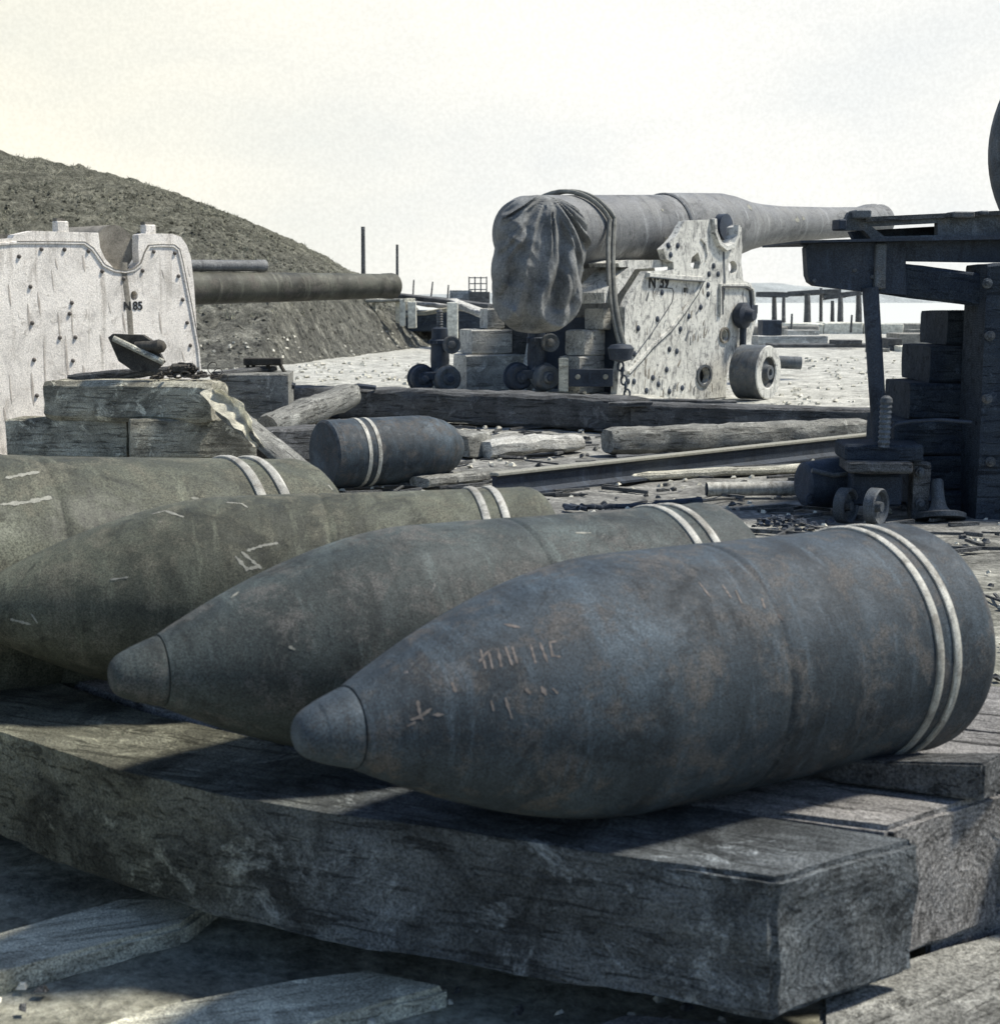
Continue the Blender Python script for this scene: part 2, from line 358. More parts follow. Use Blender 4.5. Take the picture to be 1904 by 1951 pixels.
def timber_mb(Lx, Wy, Hz, seg=.06, amp=.006, ch=.012, seed=0, freq=6, round_=0):
    # a sawn balk lying along x, chamfered edges, uneven faces; origin at the centre of its underside
    mb = MB(); bm = mb.bm; nx = max(4, int(Lx / seg)); ny = 5; nz = 4
    def ringpts():
        pts = []
        hw, hh = Wy / 2, Hz / 2
        for i in range(ny): pts.append((-hw + ch + (Wy - 2 * ch) * i / (ny - 1), hh))
        for i in range(nz): pts.append((hw, hh - ch - (Hz - 2 * ch) * i / (nz - 1)))
        for i in range(ny): pts.append((hw - ch - (Wy - 2 * ch) * i / (ny - 1), -hh))
        for i in range(nz): pts.append((-hw, -hh + ch + (Hz - 2 * ch) * i / (nz - 1)))
        if round_:
            q = []
            for y, z in pts:
                a = math.atan2(z / hh, y / hw); q.append((y * (1 - round_) + hw * math.cos(a) * round_, z * (1 - round_) + hh * math.sin(a) * round_))
            pts = q
        return pts
    rp = ringpts(); rings = []
    for i in range(nx + 1):
        x = -Lx / 2 + Lx * i / nx; k = 1.0
        if i in (0, nx): k = 1 - ch * 1.2 / max(Wy, Hz)
        rings.append([bm.verts.new((x, y * k, Hz / 2 + z * k)) for y, z in rp])
    m_ = len(rp)
    for a, b in zip(rings, rings[1:]):
        for k in range(m_): bm.faces.new((a[k], a[(k + 1) % m_], b[(k + 1) % m_], b[k]))
    for rg in (rings[0], rings[-1]):
        c = bm.verts.new(sum((v.co for v in rg), Vector()) / m_)
        for k in range(m_): bm.faces.new((rg[k], rg[(k + 1) % m_], c))
    rough_bm(bm, amp, freq, seed, amp * .5)
    return mb
tseed = [10]
def timber(name, label, cat, p0, p1, Wy, Hz, mat, group=None, amp=.006, ch=.012, tilt=0, roll=0, parent=None, **kw):
    """balk whose underside centreline runs p0 -> p1"""
    p0 = Vector(p0); p1 = Vector(p1); d = p1 - p0; tseed[0] += 1
    mb = timber_mb(d.length, Wy, Hz, seed=tseed[0], amp=amp, ch=ch, **kw)
    o = mb.build(name, mat, parent, (p0 + p1) / 2, 40)
    o.rotation_mode = 'XYZ'; o.rotation_euler = (roll, -math.atan2(d.z, Vector((d.x, d.y)).length), math.atan2(d.y, d.x))
    if label: tag(o, label, cat, group)
    return o

# ------------------------------------------------------------------ ground, hill, water, far shore
def gz(x, y):
    k = min(max((y - 12.4) / 1.2, 0), 1) * min(max((18.5 - y) / 2, 0), 1) * min(max((1.9 - x) / .7, 0), 1) * min(max((x + 4.) / 1.5, 0), 1)
    k = k * k * (3 - 2 * k)
    return .13 * k
def spaced(a, b, n, p): return [a + (b - a) * (i / n) ** p for i in range(n + 1)]
mb = MB(); bm = mb.bm
ys = [-40, -20, -8, -3, 0] + spaced(1.0, 72.0, 300, 2.1)
xs = [-x for x in spaced(.02, 75, 95, 2.3)][::-1] + spaced(.02, 75, 95, 2.3)
grid = []
for y in ys:
    row = []
    for x in xs:
        z = gz(x, y) - .012
        if y > .9 and y < 26: z += noise.noise(Vector((x * 5, y * 5, 0))) * .014 + noise.noise(Vector((x * 17, y * 17, 3))) * .009
        if 4 < y < 30: z += noise.noise(Vector((x * 1.3, y * 1.3, 8))) * .02
        if y > 70: z -= (y - 70) * .35
        row.append(bm.verts.new((x, y, z)))
    grid.append(row)
for a, b in zip(grid, grid[1:]):
    for i in range(len(xs) - 1): bm.faces.new((a[i], a[i + 1], b[i + 1], b[i]))
tag(mb.build('ground', 'ground', smooth=180), kind='structure')
mb = MB(); mb.slab([(-3500, 71), (3500, 71), (3500, 6000), (-3500, 6000)], -2.5, -.45)
tag(mb.build('water', 'water', smooth=0), kind='structure')
# far shore: a long low ridge across the bay
mb = MB(); bm = mb.bm; R0 = 2600
pr = []
for i in range(141):
    x = -700 + i * 20
    env = min(max((x + 500) / 600, 0), 1)
    h = 19 + 20 * env * (0.62 + .38 * math.sin(x / 260 + 1)) + noise.noise(Vector((x / 90, 0, 1))) * 5 + noise.noise(Vector((x / 25, 0, 5))) * 2
    if x < 300: h *= .5
    pr.append([bm.verts.new((x, R0, -1)), bm.verts.new((x, R0 + 60, h * .55)), bm.verts.new((x, R0 + 190, h)), bm.verts.new((x, R0 + 500, -1))])
for a, b in zip(pr, pr[1:]):
    for k in range(3): bm.faces.new((a[k], b[k], b[k + 1], a[k + 1]))
tag(mb.build('hills', 'farhill', smooth=180), kind='structure')

def hill_h(x, y):
    edge_r = -1.0 - .02 * (y - 36) + .25 * noise.noise(Vector((y * .4, 0, 0)))           # right foot
    fr = 21.6 + .9 * noise.noise(Vector((x * .35, 4, 0))) + max(0, x + 3.6) * 5.5 + max(0, -x - 6) * -.2
    dr = edge_r - x; df = (y - fr) * .80
    db = (56 - y) * .8
    d = min(dr, df, db)
    if d <= 0: return -0.35
    k = 1.1
    e = [math.exp(-q / k) for q in (dr, df, db)]
    d = max(0.0, -k * math.log(sum(e)))
    h = 4.75 * (1 - math.exp(-(d / 5.6) ** 1.35))
    return h + min(1, d) * (noise.noise(Vector((x * .8, y * .8, 0))) * .14 + noise.noise(Vector((x * 2.6, y * 2.6, 2))) * .08 + noise.noise(Vector((x * 6, y * 6, 5))) * .055 + noise.noise(Vector((x * 14, y * 14, 7))) * .045)
mb = MB(); bm = mb.bm; grid = []
hx = [-21 + i * .075 for i in range(280)]; hy = [20 + i * .115 for i in range(310)]
for y in hy: grid.append([bm.verts.new((x, y, hill_h(x, y))) for x in hx])
for a, b in zip(grid, grid[1:]):
    for i in range(len(hx) - 1):
        q = (a[i], a[i + 1], b[i + 1], b[i])
        if max(v.co.z for v in q) > -.3: bm.faces.new(q)
for v in [v for v in bm.verts if not v.link_faces]: bm.verts.remove(v)
tag(mb.build('hill', 'hill', smooth=180), kind='structure')
# weeds: blades all over the heap
mb = MB(); bm = mb.bm; r2 = random.Random(3); cnt = 0
while cnt < 15000:
    x = r2.uniform(-16, -1.2); y = r2.uniform(21, 44); z = hill_h(x, y)
    if z < .7 or (noise.noise(Vector((x * .9, y * .9, 9))) < .0): continue
    for _ in range(2):
        a = r2.uniform(0, PI); hh = r2.uniform(.01, .055) * (1 + 1.2 * noise.noise(Vector((x, y, 1)))); ww = r2.uniform(.005, .014)
        dx, dy = math.cos(a) * ww, math.sin(a) * ww
        x0 = x + r2.uniform(-.06, .06); y0 = y + r2.uniform(-.06, .06)
        bm.faces.new((bm.verts.new((x0 - dx, y0 - dy, z - .03)), bm.verts.new((x0 + dx, y0 + dy, z - .03)), bm.verts.new((x0 + r2.uniform(-.06, .06), y0 + r2.uniform(-.06, .06), z + hh))))
    cnt += 1
tag(mb.build('weeds', 'weed', smooth=0), 'dry weeds and grass covering the earth heap behind the guns', 'weeds', kind='stuff')
mb = MB(); bm = mb.bm; r2 = random.Random(8)
def stone(bm, c, s, rr):
    q = Matrix.Rotation(rr.uniform(0, 6.28), 3, 'Z') @ Matrix.Rotation(rr.uniform(-.6, .6), 3, 'X')
    base = [(-1, -.6, -.3), (.9, -.8, -.2), (1.1, .6, -.3), (-.7, .9, -.25), (-.5, -.4, .55), (.6, -.3, .6), (.5, .5, .5), (-.4, .4, .65)]
    v = [bm.verts.new(Vector(c) + q @ (Vector(b) * s * rr.uniform(.7, 1.2))) for b in base]
    for f in ((0, 3, 2, 1), (4, 5, 6, 7), (0, 1, 5, 4), (1, 2, 6, 5), (2, 3, 7, 6), (3, 0, 4, 7)): bm.faces.new([v[i] for i in f])
for _ in range(9000):
    x = r2.uniform(-9, -1.0); y = r2.uniform(21.5, 38); z = hill_h(x, y)
    if .05 < z < 3.2: stone(bm, (x, y, z), r2.uniform(.01, .038), r2)
tag(mb.build('soil_clods', 'hill', smooth=0), 'clods of earth covering the slope of the heap', 'clods', kind='stuff')
# stones: pale gravel at the heap's foot and over the yard, scattered clods near
mb = MB(); bm = mb.bm; r2 = random.Random(5)
def stone(bm, c, s, rr):
    q = Matrix.Rotation(rr.uniform(0, 6.28), 3, 'Z') @ Matrix.Rotation(rr.uniform(-.6, .6), 3, 'X')
    base = [(-1, -.6, -.3), (.9, -.8, -.2), (1.1, .6, -.3), (-.7, .9, -.25), (-.5, -.4, .55), (.6, -.3, .6), (.5, .5, .5), (-.4, .4, .65)]
    v = [bm.verts.new(Vector(c) + q @ (Vector(b) * s * rr.uniform(.7, 1.2))) for b in base]
    for f in ((0, 3, 2, 1), (4, 5, 6, 7), (0, 1, 5, 4), (1, 2, 6, 5), (2, 3, 7, 6), (3, 0, 4, 7)): bm.faces.new([v[i] for i in f])
for _ in range(2400):
    y = 1.75 + (26 - 1.75) * r2.random() ** 1.3; x = r2.uniform(-.42, .42) * y
    if 2.0 < y < 3.0 and x > -1.2: continue
    if hill_h(x, y) > .3: continue
    z = gz(x, y)
    stone(bm, (x, y, z), r2.uniform(.003, .007) * (1 + .23 * y), r2)
for _ in range(900):
    x = r2.uniform(-5.5, -1.0); y = r2.uniform(21.5, 37); z = hill_h(x, y)
    if 0 < z < .5: stone(bm, (x, y, z), r2.uniform(.015, .04), r2)
tag(mb.build('gravel', 'stone', smooth=0), 'pale stones scattered over the yard and the foot of the heap', 'gravel', kind='stuff')
mb = MB(); bm = mb.bm
for _ in range(420):
    y = 4.2 + 7.6 * r2.random(); x = r2.uniform(-.12, .34) * y; ln = r2.uniform(.03, .14); a_ = r2.gauss(.3, .7)
    q = Matrix.Rotation(a_, 3, 'Z') @ Matrix.Rotation(r2.uniform(-.08, .08), 3, 'Y'); ww = r2.uniform(.004, .012)
    v = [bm.verts.new(Vector((x, y, .004)) + q @ Vector((sx * ln, sy * ww, sz * ww))) for sx in (-1, 1) for sy in (-1, 1) for sz in (-.5, 1)]
    for f in ((0, 1, 3, 2), (4, 6, 7, 5), (0, 4, 5, 1), (2, 3, 7, 6), (0, 2, 6, 4), (1, 5, 7, 3)): bm.faces.new([v[i] for i in f])
for _ in range(700):
    y = 1.75 + (12 - 1.75) * r2.random() ** 1.1; x = r2.uniform(-.40, .42) * y
    if 2.0 < y < 3.0 and x > -1.2: continue
    stone(bm, (x, y, gz(x, y)), r2.uniform(.003, .007) * (1 + .3 * y), r2)
tag(mb.build('clods', 'timber_dark', smooth=0), 'dark clods and chips of wood strewn over the dirt', 'debris', kind='stuff')

# ------------------------------------------------------------------ big shells
R = .178
def shell_r(t):
    Lc, Lo, rcap = .587, .398, .0515
    if t < .04: return R * (.80 + .20 * math.sqrt(1 - (1 - t / .04) ** 2))
    if t <= Lc: return R
    if t <= Lc + Lo: return R - (R - rcap) * ((t - Lc) / Lo) ** 1.67
    s = min(1, (t - Lc - Lo) / .067); return rcap * (1 - .44 * s ** 1.1 - .13 * s ** 9)
def make_shell(mat, base, yaw, label):
    root = thing('artillery_shell', label, 'artillery shell', (base[0], base[1], .256), yaw, 'big shells lying side by side on the timbers')
    ts = [0, .003, .008, .016, .026, .04] + [.06 + i * .02 for i in range(18)]
    ts = [t for t in ts if t < .414] + [.414, .418, .422, .426] + [.44 + i * .02 for i in range(28)]
    ts = [t for t in ts if t <= .98] + [.984]
    prof = []
    for t in ts:
        r = shell_r(t)
        if abs(t - .420) < .003: r -= .0022
        if t < .414 and t > .04: r -= .0012
        prof.append((t, r))
    mb = MB(); mb.lathe(prof, (0, 0, R), (1, 0, 0), 96); mb.build('body', mat, root, smooth=50)
    for t0 in (.098, .134):
        b = MB(); b.lathe([(t0, R - .003), (t0, R + .002), (t0 + .003, R + .0035), (t0 + .0075, R + .0035), (t0 + .0105, R + .0035), (t0 + .0135, R + .002), (t0 + .0135, R - .003)], (0, 0, R), (1, 0, 0), 96, cap=False)
        b.build('driving_band', 'band', root, smooth=50)
    c = MB(); cp = [(.984, .046), (.9855, .0500)] + [(.985 + .067 * s, shell_r(.985 + .067 * s) - .0008) for s in (.06, .2, .35, .5, .6)]
    cp += [(1.026, shell_r(1.026) - .0009), (1.028, shell_r(1.028) - .0016)] + [(.985 + .067 * s, shell_r(.985 + .067 * s) - .0012) for s in (.68, .8, .88, .94, .98, 1.0)]
    cp += [(1.0545, .016), (1.055, .006)]
    c.lathe(cp, (0, 0, R), (1, 0, 0), 48); c.build('nose_cap', mat, root, smooth=60)
    return root
def marks(root, strokes, mat, wid=.0035):
    """chalk strokes laid on the shell's surface where the photograph shows them"""
    mw_ = Matrix.Translation(root.location) @ root.rotation_euler.to_matrix().to_4x4() @ Matrix.Diagonal((*root.scale, 1)); inv = mw_.inverted()
    body = [c for c in root.children if c.name.startswith('body')][0]
    bmx = bmesh.new(); bmx.from_mesh(body.data); bvh = BVHTree.FromBMesh(bmx)
    o = inv @ Vector((0, 0, CH))
    rr = random.Random(len(strokes))
    for st in strokes:
        mb = MB(); wpx = st[0]; pts = st[1:]
        fine = []
        for (a, b) in zip(pts, pts[1:]):
            nseg = max(2, int(math.hypot(b[0] - a[0], b[1] - a[1]) / 4))
            fine += [(a[0] + (b[0] - a[0]) * i / nseg, a[1] + (b[1] - a[1]) * i / nseg) for i in range(nseg)]
        fine.append(pts[-1]); prev = None; hits = []
        for (x, y) in fine:
            d = (inv.to_3x3() @ ray(x, y)).normalized(); h, nn, _, _ = bvh.ray_cast(o, d)
            if h: hits.append((h + nn * .0006, nn))
        for i, (h, nn) in enumerate(hits):
            t = hits[min(i + 1, len(hits) - 1)][0] - hits[max(i - 1, 0)][0]
            if t.length < 1e-6: continue
            sd_ = nn.cross(t).normalized() * wid * wpx * rr.uniform(.3, 1.15) * (0.5 if i in (0, len(hits) - 1) else 1)
            cur = (mb.bm.verts.new(h - sd_), mb.bm.verts.new(h + sd_))
            if prev: mb.bm.faces.new((prev[0], prev[1], cur[1], cur[0]))
            prev = cur
        if len(mb.bm.faces): mb.build('chalk_mark', mat, root, smooth=0)
        else: mb.bm.free()
    bmx.free()
s1 = make_shell('shell_blue', (.650, 2.305), 3.700, 'nearest slate blue shell, chalk writing on its flank, base at the right edge')
s2 = make_shell('shell_grey', (.383, 2.541), 3.645, 'grey shell directly behind the nearest one, its pale nose cap in full view')
s3 = make_shell('shell_olive', (.084, 2.755), 3.40, 'olive grey shell with pale scuffs whose nose runs out of the left edge')
s4 = make_shell('shell_olive', (-.421, 3.196), 3.72, 'farthest of the four big shells, below the stacked timber blocks at left')
s4.scale = (1.45, 1.45, 1.45); s4.location.z = .100; s4.rotation_euler = (0, -.068, 3.72)
marks(s1, [(1, (795, 1335), (800, 1365), (806, 1372)), (1, (782, 1372), (800, 1366), (822, 1350)), (1, (824, 1362), (845, 1362)), (1.2, (775, 1384), (792, 1376)),
           (.9, (915, 1238), (925, 1275)), (.8, (912, 1262), (930, 1240), (938, 1275)), (.9, (948, 1235), (955, 1272)), (.9, (962, 1232), (975, 1268)), (.8, (975, 1232), (985, 1265)),
           (.9, (1010, 1228), (1020, 1265)), (.9, (1028, 1225), (1042, 1262)), (.8, (1046, 1222), (1052, 1250), (1068, 1252)), (.8, (1044, 1225), (1060, 1222)),
           (1.6, (1000, 1312), (1010, 1322)), (1.6, (1030, 1308), (1040, 1325)), (1.3, (1052, 1312), (1062, 1322)), (1, (935, 1335), (940, 1355)), (1, (962, 1330), (975, 1370)),
           (1, (960, 1190), (990, 1196)), (1, (860, 1300), (868, 1320)), (1, (1450, 1140), (1456, 1160)), (1, (1480, 1170), (1490, 1182)), (.8, (1400, 1125), (1412, 1150)), (.7, (1375, 1115), (1392, 1140)), (.7, (1330, 1110), (1352, 1138))], 'chalk', .0022)
marks(s2, [(1, (1095, 1016), (1125, 1016)), (1, (440, 1140), (455, 1128)), (1, (550, 1232), (562, 1238))], 'chalk_light', .003)
marks(s3, [(1, (470, 1050), (500, 1040), (530, 1035)), (1.3, (448, 1060), (470, 1085), (492, 1080)), (1, (460, 1052), (498, 1084)), (1, (290, 980), (315, 974), (350, 986)), (.9, (430, 958), (460, 960), (472, 968)),
           (.9, (20, 1180), (60, 1190)), (.8, (60, 1170), (72, 1188)), (.8, (210, 1105), (245, 1100))], 'chalk_light', .003)
marks(s4, [(1.2, (0, 962), (50, 958), (98, 948)), (1.2, (10, 912), (50, 904), (75, 900)), (1.2, (365, 950), (378, 950)), (1.2, (625, 925), (633, 934))], 'chalk_light', .003)

# short shell lying loose behind
a = math.radians(33); p = G(632, 936, 0)
root = thing('short_shell', 'short banded shell lying loose on the dirt behind the row', 'artillery shell', (-.90, 7.62, .0), a)
r5 = .178
mb = MB(); mb.lathe([(0, r5 * .93), (.012, r5), (.2, r5), (.56, r5), (.62, r5 * .97), (.70, r5 * .84), (.76, r5 * .66), (.80, r5 * .40)], (0, 0, r5), (1, 0, 0), 64); mb.build('body', 'shell_blue', root)
for t0 in (.17, .225):
    b = MB(); b.lathe([(t0, r5 - .002), (t0, r5 + .003), (t0 + .02, r5 + .003), (t0 + .02, r5 - .002)], (0, 0, r5), (1, 0, 0), 64, cap=False); b.build('driving_band', 'band', root)

# ------------------------------------------------------------------ foreground timbers
def polytimber(name, label, top, z0, z1, mat, group, seed, amp=.006, cuts=14, rise=0, yaw=-.5):
    """heavy balk whose plan is a polygon; subdivided so that its faces are uneven; local x runs along the grain"""
    if z1 > .2: top = [(x * .9775, y * .9775) for x, y in top]; z1 += .016; z0 += .018
    c = sum((Vector(q) for q in top), Vector((0, 0))) / len(top)
    Rm = Matrix.Rotation(-yaw, 2)
    pts = [Rm @ (Vector(q) - c) for q in top]
    mb = MB(); mb.slab([(q.x, q.y) for q in pts], 0, z1 - z0); bm = mb.bm
    es = [e for e in bm.edges]
    bmesh.ops.bevel(bm, geom=es, offset=.008, segments=2, affect='EDGES')
    bmesh.ops.triangulate(bm, faces=[f for f in bm.faces if len(f.verts) > 4])
    for _ in range(6):
        le = [e for e in bm.edges if e.calc_length() > .035]
        if not le: break
        bmesh.ops.subdivide_edges(bm, edges=le, cuts=1)
        bmesh.ops.triangulate(bm, faces=[f for f in bm.faces if len(f.verts) > 4])
    sv_ = Vector((seed, seed * 2.1, 0))
    for v in bm.verts:
        q = v.co
        d = noise.noise_vector(Vector((q.x * 5, q.y * 14, q.z * 14)) + sv_) * amp + noise.noise_vector(Vector((q.x * 18, q.y * 50, q.z * 40)) + sv_) * amp * .5
        if q.z > z1 - z0 - .02: d *= .45
        v.co += d
    o = mb.build(name, mat, None, (c.x, c.y, z0), 45, rot=(0, 0, yaw))
    return tag(o, label, 'timber', group)
GT = 'heavy timbers under the big shells'
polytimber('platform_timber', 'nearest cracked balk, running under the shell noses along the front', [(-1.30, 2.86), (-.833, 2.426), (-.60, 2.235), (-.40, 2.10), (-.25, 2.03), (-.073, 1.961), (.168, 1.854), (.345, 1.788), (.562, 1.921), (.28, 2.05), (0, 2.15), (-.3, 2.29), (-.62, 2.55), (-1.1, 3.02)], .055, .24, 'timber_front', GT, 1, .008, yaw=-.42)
polytimber('platform_timber', 'second balk from the front, its streaked end seen below the wooden wedge', [(-1.08, 3.04), (-.6, 2.575), (-.28, 2.31), (.01, 2.17), (.29, 2.07), (.533, 1.975), (.745, 2.13), (.45, 2.27), (.1, 2.42), (-.3, 2.68), (-.85, 3.2)], .04, .238, 'timber_deck', GT, 2, .005, yaw=-.42)
polytimber('platform_timber', 'third deck balk, running out of the right edge under the shell base', [(-.83, 3.22), (-.28, 2.70), (.12, 2.44), (.46, 2.29), (.76, 2.14), (1.3, 1.93), (1.45, 2.12), (.95, 2.36), (.5, 2.55), (0, 2.86), (-.5, 3.3)], .03, .24, 'timber_deck', GT, 3, .004, yaw=-.42)
polytimber('platform_timber', 'farthest deck balk, behind the base of the nearest shell at right', [(-.48, 3.32), (.01, 2.88), (.51, 2.565), (.96, 2.375), (1.46, 2.14), (1.62, 2.36), (1.05, 2.66), (.62, 2.90), (.2, 3.2), (-.2, 3.55)], .03, .238, 'timber_deck', GT, 4, .004, yaw=-.42)
polytimber('low_timber', 'low balk carrying the farthest shell', [(-1.7, 2.75), (-1.35, 2.72), (-.62, 3.12), (-.2, 3.25), (-.25, 3.45), (-.7, 3.4), (-1.75, 2.95)], -.02, .085, 'timber_deck', None, 5, .004, yaw=.5)
# wedge chocking the nearest shell
wl = [(.46, 2.20), (.50, 2.150), (.688, 2.062), (.735, 2.115), (.60, 2.2)]
mb = MB(); bm = mb.bm
wl = [(x * .9775, y * .9775) for x, y in wl]
c = Vector((.5865, 2.082)); zt = [.012, .035, .056, .056, .03]
lo = [bm.verts.new((x - c.x, y - c.y, 0)) for x, y in wl]; hi = [bm.verts.new((x - c.x, y - c.y, z)) for (x, y), z in zip(wl, zt)]
for k in range(5): bm.faces.new((lo[k], lo[(k + 1) % 5], hi[(k + 1) % 5], hi[k]))
bm.faces.new(lo[::-1]); bm.faces.new(hi); bmesh.ops.bevel(bm, geom=list(bm.edges), offset=.004, segments=2, affect='EDGES')
tag(mb.build('wooden_wedge', 'timber_dark', None, (c.x, c.y, .259), 40), 'dark wooden wedge jammed beneath the nearest shell', 'wedge')
# planks on the dirt under the front balk
GP = 'planks bedded in the dirt below the timbers'
def gplank(label, pts, h, mat, seed, yaw):
    return polytimber('ground_plank', label, pts, -.02, h, mat, GP, seed, .004, yaw=yaw)
def gp(*q): return [tuple(G(x, y, .03).xy) for x, y in q]
gplank('pale plank in the lower left corner, ending under the front balk', gp((-90, 1790), (230, 1700), (420, 1700), (350, 1752), (0, 1842), (-90, 1870)), .022, 'plank_pale', 21, .35)
gplank('pale plank at the bottom edge, left of centre', gp((90, 1965), (300, 1905), (560, 1848), (700, 1830), (860, 1862), (620, 1925), (420, 1985), (90, 2010)), .018, 'plank_pale', 22, .3)
gplank('dirty plank stub below the middle of the front balk', gp((980, 1990), (1190, 1915), (1420, 1935), (1560, 1965), (1560, 2030), (980, 2040)), .02, 'timber_deck', 23, .2)
gplank('grey plank leaning out at the right edge below the streaked end', gp((1750, 1752), (1930, 1640), (2000, 1660), (2000, 1760), (1760, 1830)), .075, 'timber_deck', 24, .8)
gplank('rough splintered plank in the lower right corner', gp((1560, 1925), (1640, 1880), (1790, 1835), (2010, 1770), (2060, 1990), (1560, 2040)), .05, 'timber_mid', 25, .7)

# ------------------------------------------------------------------ gun carriage frames (cheeks)
class Plane:
    def __init__(s, o, yaw):
        s.o = Vector(o); s.yaw = yaw; s.d = Vector((math.cos(yaw), math.sin(yaw), 0)); s.n = Vector((math.sin(yaw), -math.cos(yaw), 0))
    def at(s, px, py, off=0):
        r = ray(px, py); k = (s.o + s.n * off - Vector((0, 0, CH))).dot(s.n) / r.dot(s.n)
        p = Vector((0, 0, CH)) + r * k - s.o
        return (p.dot(s.d), p.z)
def circ(c, rx, rz, n=20): return [(c[0] + rx * math.cos(2 * PI * k / n), c[1] + rz * math.sin(2 * PI * k / n)) for k in range(n)]
def rivets(root, pl, pts, r, mat='rivet', y=0.0):
    for (px, py) in pts:
        x, z = pl.at(px, py)
        b = MB(); b.lathe([(-.004, r), (.006, r * .95), (.014, r * .6), (.017, r * .15)], (x, y, z), (0, -1, 0), 12); b.build('rivet', mat, root)
def strip(root, name, pl, pts, wid, thick, mat, y=0.0, taper=False):
    w0 = wid
    q = [Vector(pl.at(*p)) for p in pts]; mb = MB(); bm = mb.bm; prev = None
    for i, p in enumerate(q):
        t = (q[min(i + 1, len(q) - 1)] - q[max(i - 1, 0)]).normalized(); wid = w0 * ((.25, .9, 1.0, .35)[min(i, 3)] if taper else 1); nn = Vector((-t.y, t.x)) * wid / 2
        cur = [bm.verts.new((p.x + nn.x, y + .001, p.y + nn.y)), bm.verts.new((p.x + nn.x * .7, y - thick, p.y + nn.y * .7)), bm.verts.new((p.x - nn.x * .7, y - thick, p.y - nn.y * .7)), bm.verts.new((p.x - nn.x, y + .001, p.y - nn.y))]
        if prev:
            for k in range(3): bm.faces.new((prev[k], prev[k + 1], cur[k + 1], cur[k]))
            bm.faces.new((prev[3], prev[0], cur[0], cur[3]))
        else: bm.faces.new(cur)
        prev = cur
    bm.faces.new(prev[::-1]); return mb.build(name, mat, root, smooth=30)
def text_part(root, txt, x, z, h, y=-.003, xs_=1.0):
    cu = bpy.data.curves.new('t', 'FONT'); cu.body = txt; cu.size = h; cu.extrude = .0012; cu.offset = h * .022
    to = bpy.data.objects.new('t', cu); COL.objects.link(to)
    bpy.context.view_layer.update()
    me = bpy.data.meshes.new_from_object(to.evaluated_get(bpy.context.evaluated_depsgraph_get())); bpy.data.objects.remove(to)
    me.transform(Matrix.Translation((x, y, z)) @ Matrix.Rotation(PI / 2, 4, 'X') @ Matrix.Diagonal((xs_, 1, 1, 1)))
    me.name = 'stencil_number'; me.materials.clear(); me.materials.append(M['ink'])
    o = bpy.data.objects.new('stencil_number', me); COL.objects.link(o); o.parent = root
    return o

def Z1(x, y): return (.3501 * x, 261.9 + .3501 * y)          # measured on the enlarged left part
def Z3(x, y): return (904.8 + .3501 * x, 333.3 + .3501 * y)  # measured on the enlarged gun

# --- white carriage at left
yawL = math.radians(47); oL = W(340, 700, 10.3); oL.z = 0
plL = Plane(oL, yawL)
c85 = thing('gun_carriage', 'white painted gun carriage side with empty trunnion notch and stencilled 85', 'gun carriage', oL, yawL)
out85 = [(-420, 640), (-60, 560), (70, 548), (78, 530), (180, 508), (310, 512), (535, 518), (545, 600), (572, 660), (620, 715), (680, 735), (730, 718), (757, 680), (752, 600), (755, 530), (780, 522), (940, 525), (985, 542), (1015, 585), (1038, 650), (1055, 800), (1068, 1000), (1082, 1200), (1092, 1500)]
poly = [plL.at(*Z1(*q)) for q in out85]
poly = poly + [(poly[-1][0] + .01, .0), (poly[0][0], .0)]
hole = circ(plL.at(*Z1(730, 862)), .028, .032)
mb = MB(); mb.prism(poly, 0, .075, [hole]); mb.build('cheek_plate', 'white85', c85, smooth=25)
mb = MB(); mb.box((plL.at(*Z1(730, 862))[0], .09, plL.at(*Z1(730, 862))[1]), (.1, .02, .1)); mb.build('hole_backing', 'iron', c85)
poly2 = [(x - .02, z) for x, z in poly if z > .5]; poly2 = [poly2[0]] + poly2[1:] + [(poly2[-1][0], .4), (poly2[0][0], .4)]
mb = MB(); mb.prism(poly2, .62, .69); mb.build('far_cheek_plate', 'rust_stain', c85, smooth=25)
strip(c85, 'edge_moulding', plL, [Z1(*q) for q in ((-300, 610), (90, 572), (300, 572), (455, 575), (500, 608), (530, 650), (560, 695), (620, 725), (680, 733), (730, 722), (770, 690), (790, 630), (812, 592), (870, 588), (940, 590), (968, 612), (985, 680), (1030, 900), (1075, 1140), (1090, 1300))], .018, .010, 'white85')
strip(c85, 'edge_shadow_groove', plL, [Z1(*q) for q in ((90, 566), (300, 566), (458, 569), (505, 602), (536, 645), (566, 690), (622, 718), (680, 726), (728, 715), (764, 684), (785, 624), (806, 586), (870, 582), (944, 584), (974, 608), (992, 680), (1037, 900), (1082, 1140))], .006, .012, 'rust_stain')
strip(c85, 'rust_streak', plL, [Z1(675, 680), Z1(678, 760), Z1(690, 850), Z1(705, 960), Z1(712, 1080)], .05, .0015, 'rust_stain')
rr = random.Random(12)
for (x, y, hh) in ((45, 800, 120), (150, 905, 150), (205, 840, 120), (235, 1110, 260), (280, 720, 120), (315, 950, 160), (385, 880, 230), (355, 1080, 220), (448, 640, 90), (545, 1075, 90), (668, 960, 100), (865, 950, 120), (880, 720, 50), (990, 1170, 50), (50, 1290, 160), (170, 1280, 180), (1020, 700, 60), (450, 1240, 80), (590, 900, 60), (20, 1470, 90), (300, 660, 60)):
    strip(c85, 'rust_streak', plL, [Z1(x, y), Z1(x + 4, y + hh * .3), Z1(x + 9, y + hh * .7), Z1(x + 14, y + hh)], rr.uniform(.010, .026), .0013, 'streak', taper=True)
mb = MB()
